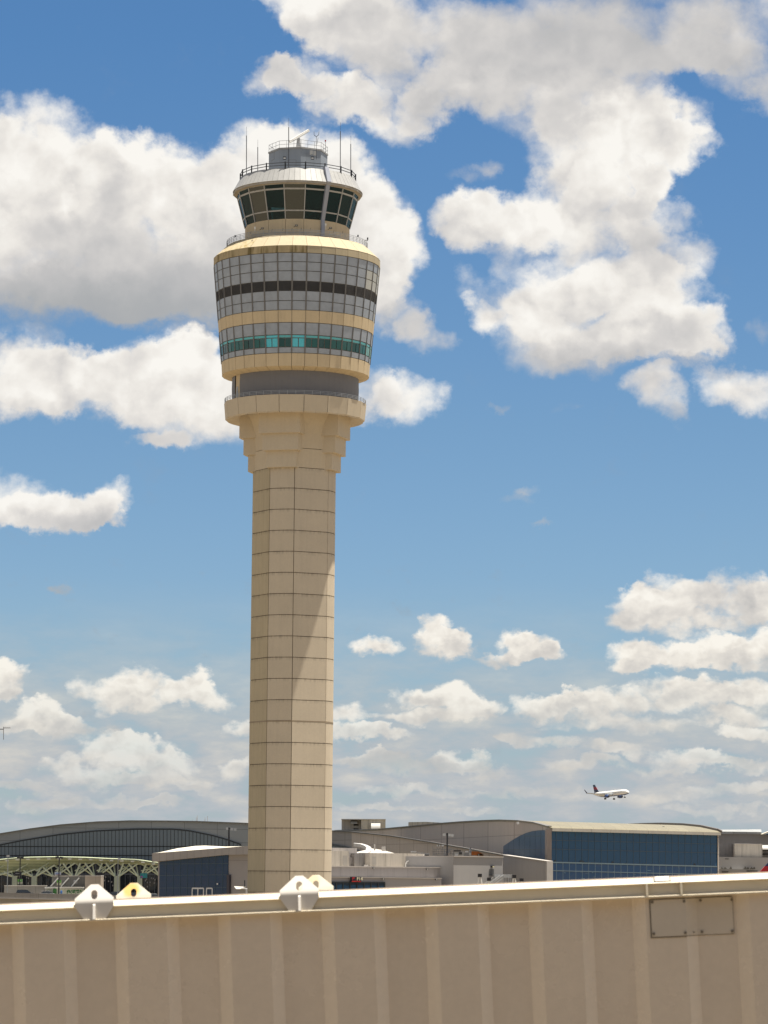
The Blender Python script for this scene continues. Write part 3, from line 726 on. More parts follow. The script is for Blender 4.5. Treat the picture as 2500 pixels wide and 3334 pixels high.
# forked aerial, beacon, boxes, floodlights
mb = MB(); s0 = TQ(1000, 400, 4.7); s1 = TQ(1000, 190, 4.7); mb.bar(s0, s1, .06)
c_ = TQ(1000, 188, 4.7); l_ = TQ(980, 170, 4.7); r_ = TQ(1022, 170, 4.7)
mb.bar(c_, l_, .07); mb.bar(c_, r_, .07); mb.bar(l_, TQ(979, 140, 4.7), .06); mb.bar(r_, TQ(1025, 140, 4.7), .06); mb.bar(TQ(1017, 195, 4.7), TQ(1006, 260, 4.7), .05); mb.obj('forked_aerial', BLACK, eq)
mb = MB(); mb.bar(TQ(1085, 340, 4.0), TQ(1085, 232, 4.0), .06); mb.obj('beacon_pole', BLACK, eq)
mb = MB(); mb.bar(TQ(1085, 232, 4.0), TQ(1085, 218, 4.0), .22, n=8); mb.obj('beacon_lamp', RED, eq)
for x0, x1, y0, y1 in ((940, 968, 316, 352), (973, 998, 322, 358)):
    mb = MB(); a, b = TQ(x0, y1, 4.75), TQ(x1, y0, 4.75); mb.box((a + b) / 2, (abs(b.x - a.x), .35, abs(b.z - a.z))); mb.obj('junction_box', mat('box grey', (.5, .5, .48), .5), eq)
for x, y in ((705, 386), (965, 386)):
    mb = MB(); c = TQ(x, y, 4.9); mb.box(c, (.5, .35, .42)); fl = mb.obj('floodlight', BLACK, eq)
    mb = MB(); mb.box(c + Vector((0, -.18, -.05)), (.36, .03, .2)); mb.obj('lens', WHITE, fl)
mb = MB(); mb.bar(TQ(745, 402, 4.8), TQ(812, 402, 4.8), .05); mb.bar(TQ(812, 402, 4.8), TQ(812, 470, 4.8), .05); mb.bar(TQ(607, 330, 3.9), TQ(607, 395, 3.9), .05); mb.bar(TQ(607, 395, 3.9), TQ(580, 415, 3.2), .05); mb.obj('conduit', MULL, eq)
# floodlights and aerials around the catwalk
for x, y in ((498, 1040), (815, 1013), (1133, 1037)):
    mb = MB(); c = TQ(x, y, 8.9); mb.box(c, (.42, .2, .26)); mb.bar(c, TQ(x - 25, y + 15, 8.6), .06); fl = mb.obj('wall_lamp', BLACK, tower)
    mb = MB(); mb.box(c + Vector((0, -.11, 0)), (.28, .03, .14)); mb.obj('lens', mat('lamp lens', (.45, .42, .36), .3), fl)
for x, y, yb, m_ in ((1088, 1000, 1050, WHITE), (428, 1030, 1070, WHITE), (1478, 1130, 1160, RAIL), (245, 1108, 1125, RAIL), (1388, 1105, 1120, RAIL)):
    rr = 9.6 if 300 < x < 1200 else 3
    mb = MB(); mb.bar(TQ(x, yb, rr), TQ(x, y + 12, rr), .07); mb.box(TQ(x, y + 6, rr), (.22, .2, .34)); mb.obj('camera_mast', m_, tower)
mb = MB(); mb.bar(TQ(1455, 1150, 2), TQ(1478, 1152, 2), .08); mb.obj('mast_arm', RAIL, tower)
for x in (386, 585, 685, 770, 856, 940, 1037, 1160, 1240):
    yb = 1060 + abs(x - 825) ** 2 * .00018 * 1; mb = MB(); mb.bar(TQ(x, yb, 10), TQ(x + 6, yb - 24, 10), .05); mb.obj('lightning_spike', RAIL, tower)

# ------------------------------------------------------------------ jet bridge in the foreground
TH = rad(1.5)
o0 = P(1250, 2959.2, 25.0)
dW = Vector((math.sin(TH), math.cos(TH), 0)); aH = Vector((math.cos(TH), -math.sin(TH), 0))
def on_plane(px, py, w=0.0):
    """photo pixel -> point on the vertical plane through the bridge side, w metres behind it"""
    d = ray(px, py); C0 = Vector((0, 0, EYE)); o = o0 + dW * w
    t = (o - C0).dot(dW) / d.dot(dW); return C0 + d * t
pA, pB = on_plane(60, 3009), on_plane(2440, 2909.5)
AX = (pB - pA).normalized(); AX = (aH * AX.dot(aH) + Vector((0, 0, AX.z))).normalized()
VX = AX.cross(dW).normalized(); VX = VX if VX.z > 0 else -VX
def J(u, v, w): return o0 + AX * u + VX * v + dW * w
def uv(px, py, w=0.0):
    p = on_plane(px, py, w) - o0; return p.dot(AX), p.dot(VX)
PAINT = mat('cream bridge paint', (.80, .71, .545), .42, vary=.05, vscale=1.1, streak=.05, fine=.02)
PAINT_W = mat('cream wall paint', (.80, .685, .55), .24, ior=1.7, vary=.03, vscale=1.3, streak=.04, fine=.03, bump=.1, bscale=40)
LUGM = mat('white lug paint', (.76, .72, .66), .4, vary=.04, vscale=3)
bridge = thing('jet_bridge', J(0, -5, 1.4), 'cream painted passenger boarding bridge with corrugated steel side and top rail', 'jet bridge')
U0, U1 = -11.0, 12.5
# corrugated side: outer flat, slope, recess, slope ; anchored on measured positions
per = 339; base = uv(415, 3100)[0]; pw = (uv(2449, 3100)[0] - base) / 6
prof = []
pw = float(pw); k0 = int((U0 - base) / pw) - 1
u = base + k0 * pw
WO, WI = .012, .078
while u < U1 + pw:
    prof += [(u, WO), (u + .385 * pw, WO), (u + .495 * pw, WI), (u + .875 * pw, WI)]; u += pw
def corr(uq):
    for (a, wa), (b, wb) in zip(prof[:-1], prof[1:]):
        if a <= uq <= b: return wa + (wb - wa) * (uq - a) / (b - a)
    return WO
def side(w0, sgn, name):
    mb = MB(); pr_ = [p for p in prof if U0 <= p[0] <= U1]
    for (a, wa), (b, wb) in zip(pr_[:-1], pr_[1:]):
        A = [J(a, -2.75, w0 + sgn * wa), J(b, -2.75, w0 + sgn * wb), J(b, -2.75, w0 + sgn * .16), J(a, -2.75, w0 + sgn * .16)]
        mb.hexa(A, [p + VX * 2.76 for p in A])
    return mb.obj(name, PAINT_W, bridge)
side(0, 1, 'corrugated_side'); side(2.8, -1, 'corrugated_side')
mb = MB(); A = [J(U0, -2.95, -.02), J(U1, -2.95, -.02), J(U1, -2.95, 2.82), J(U0, -2.95, 2.82)]; mb.hexa(A, [p + VX * .2 for p in A]); mb.obj('floor_beam', PAINT, bridge)
def extr(prf, ua, ub, w0=0.0, sgn=1, dv=0.0):
    mb = MB(); mb.hexa([J(ua, v + dv, w0 + sgn * w) for w, v in prf], [J(ub, v + dv, w0 + sgn * w) for w, v in prf]); return mb
rail_prof = [(.14, 0.0), (-.034, 0.0), (-.040, .003), (-.040, .011), (-.034, .014), (0.0, .016), (0.0, .100), (-.024, .104), (-.030, .107), (-.028, .111), (.004, .132), (.022, .141), (.045, .146), (.14, .148)]
tr_ = extr(rail_prof, U0, U1).obj('top_rail', PAINT, bridge, smooth=35)
extr(rail_prof, U0, U1, 2.8, -1, -.13).obj('top_rail', PAINT, bridge, smooth=35)
ROOFM = mat('roof membrane', (.22, .17, .13), .9, vary=.2, vscale=9, bump=.6, bscale=60)
mb = MB(); rp = [(.14, .02), (.14, .13), (.5, .15), (.95, .157), (1.6, .14), (2.66, .0), (2.66, -.05)]
mb.hexa([J(U0, v, w) for w, v in rp], [J(U1, v, w) for w, v in rp]); mb.obj('roof', ROOFM, bridge)
mb = MB()
for uu in (U0, U1):
    A = [J(uu, -2.75, .1), J(uu, -2.75, 2.7), J(uu, .03, 2.7), J(uu, .03, .1)]; mb.hexa(A, [p + AX * .05 for p in A])
mb.obj('end_wall', PAINT_W, bridge)
for uu in (-8.5, 9.5):
    for ww in (.5, 2.3):
        t = J(uu, -2.95, ww); MB().bar(t, Vector((t.x, t.y, 0)), .4, n=16).obj('support_column', mat('column grey', (.3, .3, .3), .6), bridge, smooth=40)
def lug(cx, w0, near, rust):
    """bent plate with a slot: u centre from photo, outline in metres"""
    uc, v0 = cx
    out = [(-.083, .0), (.083, .0), (.147, .095), (.147, .158), (.028, .262), (-.028, .262), (-.147, .158), (-.147, .095)]
    if not near: out = [(-.147, .0), (.147, .0), (.147, .04), (.147, .045), (.028, .145), (-.028, .145), (-.147, .045), (-.147, .04)]
    hc, hr, hs = (0, .184 if near else .063), .024, .011
    bm = bmesh.new(); es = []
    def loop(pts):
        vs = [bm.verts.new((x, 0, y)) for x, y in pts]
        for a, b in zip(vs, vs[1:] + vs[:1]): es.append(bm.edges.new((a, b)))
    loop(out)
    hp = [(hc[0] + hr * math.cos(t), hc[1] + hs + hr * math.sin(t)) for t in [math.pi * i / 8 for i in range(9)]] + [(hc[0] - hr * math.cos(t), hc[1] - hs - hr * math.sin(t)) for t in [math.pi * i / 8 for i in range(9)]]
    loop(hp)
    bmesh.ops.triangle_fill(bm, use_beauty=True, use_dissolve=False, edges=es)
    for zc in ((.10, .112, .122, .132, .144) if near else ()):
        bmesh.ops.bisect_plane(bm, geom=bm.verts[:] + bm.edges[:] + bm.faces[:], plane_co=(0, 0, zc), plane_no=(0, 0, 1))
    r = bmesh.ops.extrude_face_region(bm, geom=bm.faces[:])
    for e in r['geom']:
        if isinstance(e, bmesh.types.BMVert): e.co.y += .014
    bmesh.ops.recalc_face_normals(bm, faces=bm.faces)
    me = bpy.data.meshes.new('lifting_lug'); off = Vector(bridge.location)
    for v in bm.verts:
        t = max(0.0, v.co.z - .12) if near else max(0.0, v.co.z)
        lean = min(t, .03) ** 2 * 9 + max(0, t - .03) * .55
        v.co = J(uc + v.co.x, v0 + v.co.z, w0 + v.co.y + lean) - off
    bm.to_mesh(me); bm.free(); me.materials.append(rust or LUGM)
    me.polygons.foreach_set('use_smooth', [True] * len(me.polygons)); me.set_sharp_from_angle(angle=rad(40))
    o = bpy.data.objects.new('lifting_lug', me); scene.collection.objects.link(o); o.parent = bridge
    if near:
        MB().hexa([J(uc - .009, v0, w0), J(uc + .009, v0, w0), J(uc + .009, v0 + .114, w0), J(uc - .009, v0 + .114, w0)], [J(uc - .009, v0, w0 - .045), J(uc + .009, v0, w0 - .045), J(uc + .009, v0 + .105, w0 - .012), J(uc - .009, v0 + .105, w0 - .012)]).obj('gusset', LUGM, o)
    return o
def rustmat(name, c, amount):
    m = bpy.data.materials.new(name); m.use_nodes = True; g = NG(m.node_tree); b = g.n['Principled BSDF']
    geo = g.n.new('ShaderNodeNewGeometry'); d = g.v('SUBTRACT', geo.outputs['Position'], tuple(c)); d = g.v('MULTIPLY', d, (1, .1, 1.15))
    n = g.noise(geo.outputs['Position'], 14, 5, .6)[0]
    f = g.m('ADD', g.v('LENGTH', d), g.m('MULTIPLY', g.m('SUBTRACT', n, .5), .05))
    g.put(b.inputs['Base Color'], g.mix(g.m('MULTIPLY', g.ss(f, .045, .095, 1, 0), amount), (.68, .64, .53), (.78, .46, .10)))
    b.inputs['Roughness'].default_value = .6
    return m
n1 = uv(309.5, 2992); n2 = uv(977, 2962)
l1 = lug((n1[0], .014), -.030, True, None); l2 = lug((n2[0], .014), -.030, True, None)
f1 = uv(435, 2929, 2.8); f2 = uv(1029, 2903, 2.8)
c1_ = J(f1[0] - .02, f1[1] + .085, 2.8); c2_ = J(f2[0] - .04, f2[1] + .09, 2.8)
l3 = lug((f1[0], f1[1] - .005), 2.79, False, rustmat('rusty lug paint', c1_, .9)); l3['label'] = 'lug plate stained orange with rust round its hole'
l4 = lug((f2[0], f2[1] - .005), 2.79, False, rustmat('lightly rusted lug paint', c2_, .35))
# feet so the far lugs stand on the far rail
for f in (f1, f2):
    MB().hexa([J(f[0] - .147, f[1] - .2, 2.79), J(f[0] + .147, f[1] - .2, 2.79), J(f[0] + .147, f[1], 2.79), J(f[0] - .147, f[1], 2.79)], [J(f[0] - .147, f[1] - .2, 2.804), J(f[0] + .147, f[1] - .2, 2.804), J(f[0] + .147, f[1], 2.804), J(f[0] - .147, f[1], 2.804)]).obj('lug_foot', LUGM, bridge)
for px in (2105.5, 2217.6):
    uc = uv(px, 2900)[0]
    MB().hexa([J(uc - .008, .016, 0), J(uc + .008, .016, 0), J(uc + .008, .102, 0), J(uc - .008, .102, 0)], [J(uc - .008, .012, -.041), J(uc + .008, .012, -.041), J(uc + .008, .108, -.031), J(uc - .008, .108, -.031)]).obj('stiffener', PAINT, bridge)
ua, ub = uv(2133, 2865)[0], uv(2178, 2865)[0]
pad = [(-.018, .117), (.02, .140), (.045, .146), (.045, .156), (.018, .150), (-.022, .126)]
MB().hexa([J(ua, v, w) for w, v in pad], [J(ub, v, w) for w, v in pad]).obj('cover_plate', LUGM, bridge)
for x in (ua - .014, ub + .002):
    MB().hexa([J(x, v - .004, w) for w, v in pad], [J(x + .012, v - .004, w) for w, v in pad]).obj('cover_bolt', MULL, bridge)
# access panel following the corrugation
u0_, v1_ = uv(2117, 2927); u1_, v0_ = uv(2392, 3043); v1_ = -.018; v0_ = uv(2200, 3047)[1]
us = sorted([u0_, u1_] + [p[0] for p in prof if u0_ < p[0] < u1_])
DIRT = mat('panel edge dirt', (.22, .19, .15), .9)
def plate(ua_, ub_, va, vb, w_, th, m_, nm, par=bridge):
    mb = MB(); q = sorted([ua_, ub_] + [p[0] for p in prof if ua_ < p[0] < ub_])
    for a, b in zip(q[:-1], q[1:]):
        A = [J(a, va, corr(a) - w_), J(b, va, corr(b) - w_), J(b, va, corr(b) - w_ + th), J(a, va, corr(a) - w_ + th)]
        mb.hexa(A, [p + VX * (vb - va) for p in A])
    return mb.obj(nm, m_, par)
um = u0_ + (u1_ - u0_) * .42
ap_ = plate(u0_, u1_, v0_, v1_, .010, .009, mat('access panel paint', (.66, .58, .475), .5, vary=.05, vscale=2, fine=.02), 'access_panel')
plate(u0_ - .010, u0_ + .002, v0_ - .01, v1_ + .004, .006, .006, DIRT, 'sealant', ap_)
plate(u0_, um, v0_ - .010, v0_ + .001, .006, .006, DIRT, 'sealant', ap_)
plate(u0_, u1_, v1_ - .001, v1_ + .007, .006, .006, DIRT, 'sealant', ap_)
plate(um, u1_, v0_ - .005, v0_ + .001, .005, .004, mat('faint dirt', (.25, .21, .16), .9), 'sealant', ap_)
plate(u1_ - .001, u1_ + .004, v0_, v1_, .005, .004, MATS['faint dirt'], 'sealant', ap_)
for px, py in ((2123, 2937), (2128, 3040), (2227, 2934), (2231, 3037), (2260, 3035), (2287, 3034), (2282, 2931), (2386, 3032), (2384, 2929)):
    a, v = uv(px, py); r = .011 if px not in (2260,) else .006
    c = J(a, v, corr(a) - .012); mb = MB(); mb.bar(c, c - dW * .008, 2 * r, n=10); mb.obj('bolt', DIRT, ap_)

# ------------------------------------------------------------------ terminal buildings
def plane_fn(xa, Ya, xb, Yb):
    def Yf(px):
        t = (px - xa) / (xb - xa); return 1 / ((1 - t) / Ya + t / Yb)
    return Yf
class Face:
    """upright wall plane; points given as (px, py) or (px, None) for the ground"""
    def __init__(s, xa, Ya, xb, Yb):
        s.Y = plane_fn(xa, Ya, xb, Yb); a, b = s.pt(xa, 2850), s.pt(xb, 2850)
        d = (b - a); d.z = 0; d.normalize(); s.d = d; s.n = Vector((-d.y, d.x, 0)); s.n = s.n if s.n.y > 0 else -s.n     # pointing away from the camera
        s.a = a
    def pt(s, px, py, o=0.0):
        Y = s.Y(px); z = 0.0 if py is None else P(px, py, Y).z
        # keep points exactly on the plane
        p = P(px, 2850 if py is None else py, Y); p.z = z if py is None else p.z
        return p - (s.n * o if o else Vector((0, 0, 0)))
    def slab(s, mb, pts, front=0.0, back=.4):
        mb.hexa([s.pt(x, y, front) for x, y in pts], [s.pt(x, y, -back) for x, y in pts]); return mb
    def bar(s, mb, p, q, w, d, o=0.0):
        if .1 <= o <= .5: o, d = o - d / 2 + .02, .05     # glazing bars stand only a little proud
        a, b = s.pt(*p, o), s.pt(*q, o); mb.bar(a, b, w, d, up=tuple(s.n)) ; return mb
def curve_y(pts, x):
    for (x0, y0), (x1, y1) in zip(pts[:-1], pts[1:]):
        if x0 <= x <= x1: return y0 + (y1 - y0) * (x - x0) / (x1 - x0)
    return pts[0][1] if x < pts[0][0] else pts[-1][1]
GREYW = mat('grey metal cladding', (.27, .29, .30), .6, vary=.06, vscale=.05, joints=(9.0, 3.6, .16, .35, 0, .5))
GREYW2 = mat('grey concrete cladding', (.30, .28, .265), .8, vary=.08, vscale=.06, streak=.12, joints=(6.0, 3.4, .14, .35, 1.2, .4))
BEIGEW = mat('pale concrete cladding', (.44, .395, .355), .8, vary=.07, vscale=.06, streak=.12, joints=(4.6, 3.6, .13, .35, .4, .6))
PLAIN = mat('ribbed grey wall', (.31, .29, .285), .75, vary=.05, vscale=.1, streak=.14, joints=(2.6, 0, .08, .16, 0, 0))
PLAIN_W = mat('weathered precast wall', (.50, .455, .39), .85, vary=.08, vscale=.15, streak=.3, joints=(4.4, 0, .15, .3, .8, 0))
PLAIN_D = mat('shaded side wall', (.27, .255, .245), .85, vary=.08, vscale=.15, streak=.3)  # darker copy of the precast wall, shade put into its colour
ROOFW = mat('white roof membrane', (.50, .47, .42), .7, vary=.05, vscale=.2)
ROOFT = mat('tan metal roof', (.21, .188, .13), .5, vary=.05, vscale=.15, joints=(2.4, 0, .12, .18, 0, 0))
GBLUE = glass('blue curtain glass', (.017, .075, .165), (0, 0, 0), rough=.12, ior=1.36, wob=.2)
GBLUE_D = glass('deep blue glass', (.006, .036, .098), (0, 0, 0), rough=.08, ior=1.45, wob=.3)
GGREY = glass('grey curtain glass', (.14, .175, .205), (0, 0, 0), rough=.15, ior=1.45, wob=.3)
MDARK = mat('dark mullion', (.025, .03, .035), .5)
MBLUE = mat('blue mullion', (.05, .085, .12), .5)
LEDGE = mat('pale ledge', (.46, .43, .40), .7)
GREEN = mat('pale green steel', (.58, .62, .45), .5, vary=.05)
GREENC = mat('green canopy louvres', (.50, .55, .36), .6, vary=.12, vscale=.2, joints=(0, .75, .2, .35, 0, 0))

# --- arched main terminal far behind
F1 = Face(0, 905, 1640, 905)
arch_top = [(-260, 2768), (-120, 2738), (0, 2714), (99, 2698), (198, 2685), (316, 2675.5), (425, 2672), (545, 2672.7), (640, 2674), (801, 2680), (950, 2692), (1081, 2705), (1145, 2708), (1280, 2722), (1400, 2741), (1520, 2762), (1640, 2784)]
gl_top = [(-200, 2790), (0, 2751), (74, 2736), (198, 2716.5), (316, 2705), (445, 2699.5), (563, 2699.5), (618, 2705), (692, 2720), (741, 2734), (786, 2750), (900, 2768), (1080, 2785)]
term = thing('arched_terminal', F1.pt(500, None), 'long dark grey arched terminal building with a lens shaped curtain wall', 'terminal')
mb = MB()
xs = [q[0] for q in arch_top]
F1.slab(mb, [(-260, None)] + [(x, y) for x, y in arch_top if x < 1082] + [(1081, None)], 0, 60)
mb.obj('wall', GREYW, term)
mb = MB()
for (x0, y0), (x1, y1) in [q for q in zip(arch_top[:-1], arch_top[1:]) if q[1][0] < 1082]:
    F1.slab(mb, [(x0, y0 + 2.0), (x1, y1 + 2.0), (x1, y1 - 1.4), (x0, y0 - 1.4)], .5, 61)
mb.obj('roof_edge', mat('dark roof edge', (.16, .155, .15), .6), term)
gx = [-200 + 12 * i for i in range(83)]; gx = [x for x in gx if x <= 786]
cwall = MB(); F1.slab(cwall, [(-200, 2830)] + [(x, curve_y(gl_top, x)) for x in gx] + [(786, 2830)], .25, 0); cwo = cwall.obj('curtain_wall', GGREY, term)
mb = MB()
for x in gx: F1.bar(mb, (x, 2830), (x, curve_y(gl_top, x)), .15, .3, .4)
for y in (2756, 2785.5):
    xa = max([x for x in gx if curve_y(gl_top, x) > y and x < 300] or [-200]); xb = min([x for x in gx if curve_y(gl_top, x) > y and x > 600] or [786])
    F1.bar(mb, (xa, y), (xb, y), .28, .3, .4)
for a, b in zip(gx[:-1], gx[1:]): F1.bar(mb, (a, curve_y(gl_top, a)), (b, curve_y(gl_top, b)), .35, .35, .45)
mb.obj('mullions', MDARK, cwo)
# right wing: sloping roof line running down in front of the hall
FW = Face(1040, 840, 1640, 692)
wing = thing('sloping_wing', FW.pt(1300, None), 'long grey terminal wing whose dark roof edge slopes down to the arched window', 'building')
MDK = mat('dark wing cladding', (.20, .195, .195), .65, vary=.06, vscale=.05, joints=(9.0, 3.6, .16, .35, 0, .5))
MLT = mat('light wing cladding', (.36, .33, .305), .8, vary=.08, vscale=.06, streak=.14, joints=(3.1, 4.2, .13, .3, 1.2, .4))
wt = [(1040, 2701)] + [q for q in arch_top if q[0] > 1041]
mb = MB(); FW.slab(mb, [(1040, None)] + [q for q in wt if q[0] <= 1145] + [(1145, None)], 0, 1.0); mb.obj('wall', MDK, wing)
mb = MB(); FW.slab(mb, [(1145.2, None)] + [q for q in wt if q[0] >= 1145] + [(1640, None)], 0, 1.0); mb.obj('wall', MLT, wing)
mb = MB()
for (x0, y0), (x1, y1) in zip(wt[:-1], wt[1:]):
    FW.slab(mb, [(x0, y0 + 1.6), (x1, y1 + 1.6), (x1, y1 - 1.4), (x0, y0 - 1.4)], .5, .3)
mb.obj('roof_edge', mat('black roof edge', (.05, .048, .045), .6), wing)
gt2 = [(1040, 2746), (1081, 2750.5), (1120, 2757), (1160, 2768), (1180, 2776)]
mb = MB(); FW.slab(mb, [(1040, 2800)] + gt2 + [(1180, 2800)], .25, 0); cw2 = mb.obj('curtain_wall', GGREY, wing)
mb = MB()
for i in range(12):
    x = 1048 + i * 11.6; FW.bar(mb, (x, 2800), (x, curve_y(gt2, x)), .28, .3, .4)
for a_, b_ in zip(gt2[:-1], gt2[1:]): FW.bar(mb, a_, b_, .5, .3, .45)
mb.obj('mullions', MDARK, cw2)
for x, y in ((629.5, 2651), (626, 2657), (655, 2657), (663, 2653), (614, 2664), (652, 2665)):
    p = F1.pt(x, 2674, -20); q = F1.pt(x, y, -20)
    MB().bar(p - Vector((0, 0, 1)), q, .16 if y < 2660 else .1).obj('roof_aerial', WHITE, term)
# dark entrance front under the canopy
mb = MB(); F1.slab(mb, [(-200, None), (-200, 2812), (560, 2812), (560, None)], 4, 0); ent = mb.obj('entrance_front', glass('entrance glass', (.012, .016, .024), (0, 0, 0), ior=1.5, wob=.4), term)
mb = MB()
for x in range(-196, 560, 16): F1.bar(mb, (x, None), (x, 2812), .14, .2, 4.1)
F1.bar(mb, (-200, 2846), (560, 2846), .3, .3, 4.15); mb.obj('mullions', mat('steel blue frame', (.07, .08, .10), .5), ent)
random.seed(11)
for i in range(26):
    x = random.choice((random.uniform(60, 170), random.uniform(335, 372), random.uniform(470, 512))); y = random.uniform(2852, 2884)
    mb = MB(); F1.slab(mb, [(x, y + 5), (x, y), (x + random.uniform(1.5, 4), y), (x + 3, y + 5)], 4.3, -4.1); mb.obj('interior_panel', mat('pale interior', (.24, .24, .25), .6), ent)

# --- green arrivals canopy with forked struts on piers
FC = Face(0, 862, 520, 862)
can = thing('entrance_canopy', FC.pt(250, None), 'pale green curved steel canopy on forked struts and piers before the terminal', 'canopy')
ctop = [(-140, 2818), (-40, 2804), (0, 2800), (60, 2794), (99, 2792.5), (183, 2791), (277, 2793), (346, 2796.5), (445, 2800), (514, 2810), (560, 2816)]
cbot = [(-140, 2850), (-40, 2843), (0, 2841), (60, 2838), (114, 2832), (163, 2822), (198, 2813), (240, 2812), (297, 2811.5), (400, 2812.5), (514, 2818), (560, 2822)]
mb = MB(); xs = list(range(-140, 561, 20))
for a, b in zip(xs[:-1], xs[1:]):
    yt0, yt1, yb0, yb1 = curve_y(ctop, a), curve_y(ctop, b), curve_y(cbot, a), curve_y(cbot, b)
    # sloping louvred underside: upper edge in front, lower edge set back 9 m
    A = [FC.pt(a, yt0, 0), FC.pt(b, yt1, 0), FC.pt(b, yb1, -3), FC.pt(a, yb0, -3)]
    mb.hexa(A, [p + Vector((0, .5, .25)) for p in A])
cn = mb.obj('canopy_shell', GREENC, can)
mb = MB()
for a, b in zip(xs[:-1], xs[1:]):
    yt0, yt1 = curve_y(ctop, a), curve_y(ctop, b)
    FC.slab(mb, [(a, yt0 + 2.6), (b, yt1 + 2.6), (b, yt1 - 1.6), (a, yt0 - 1.6)], .6, 12)
mb.obj('canopy_rim', mat('canopy rim', (.24, .26, .19), .6), can)
for i, x in enumerate(range(24, 520, 34)):
    y = curve_y(ctop, x) + 5
    MB().box(FC.pt(x, y, .9), (.9, .3, .22)).obj('canopy_light', WHITE, can)
piers = [(-26, 9), (48, 8.5), (112, 9.5), (177, 7), (241, 7), (312, 7), (381, 10), (455, 9), (528, 8)]
for i, (px, hw) in enumerate(piers):
    pb, ptop = 2905, 2851
    mb = MB(); mb.hexa([FC.pt(px - hw, None, 1.0), FC.pt(px + hw, None, 1.0), FC.pt(px + hw, None, -1.5), FC.pt(px - hw, None, -1.5)], [FC.pt(px - hw * .82, ptop, .8), FC.pt(px + hw * .82, ptop, .8), FC.pt(px + hw * .82, ptop, -1.2), FC.pt(px - hw * .82, ptop, -1.2)])
    pier = mb.obj('pier', mat('pale green concrete', (.38, .42, .33), .8, vary=.05, vscale=.3), can)
    for dx, o, w_ in ((-68, -7, .5), (-36, .2, .55), (-14, -6, .4), (20, .4, .55), (40, -7, .5), (66, .0, .5)):
        x1 = px + dx; s0 = 1 if dx > 0 else -1
        mb = MB(); mb.bar(FC.pt(px + s0 * hw * .5, ptop + 3, .4), FC.pt(x1, curve_y(cbot, x1) - 2, -2.0 if o < 0 else -.3), w_ * .8, n=8)
        mb.obj('strut', GREEN, pier)
    mb = MB(); mb.bar(FC.pt(px + hw * .5, ptop - 16, .2), FC.pt(px + 50, curve_y(ctop, px + 50) + 14, -2), .25); mb.obj('tie_rod', GREEN, pier)

# --- elevated road with parapet and pier
FR = Face(0, 812, 700, 812)
road = thing('elevated_road', FR.pt(200, None), 'grey concrete elevated road with parapet at far left below the canopy', 'overpass')
CONC = mat('road concrete', (.27, .255, .235), .85, vary=.08, vscale=.08, streak=.15, joints=(12, 0, .15, .35, 0, 0))
rtop = [(-300, 2903), (0, 2906), (257, 2911), (520, 2918), (800, 2926)]
mb = MB(); F = FR
F.slab(mb, [(-300, 2917), (800, 2940), (800, 2926), (257, 2911), (0, 2906), (-300, 2903)], 0, .4); mb.obj('parapet', CONC, road)
mb = MB(); F.slab(mb, [(-300, 2919), (800, 2942), (800, 2940), (-300, 2917)], .25, .4); mb.obj('parapet_ledge', LEDGE, road)
mb = MB(); F.slab(mb, [(-300, 2935), (800, 2958), (800, 2942), (-300, 2919)], -.6, 26); mb.obj('deck', mat('deck soffit', (.33, .30, .25), .85, vary=.1, vscale=.2), road)
for x in (-70, 112, 300, 480):
    mb = MB(); F.slab(mb, [(x - 12, None), (x - 12, 2933), (x + 12, 2933), (x + 12, None)], -.4, 3); mb.obj('pier', mat('pier concrete', (.36, .34, .30), .85), road)
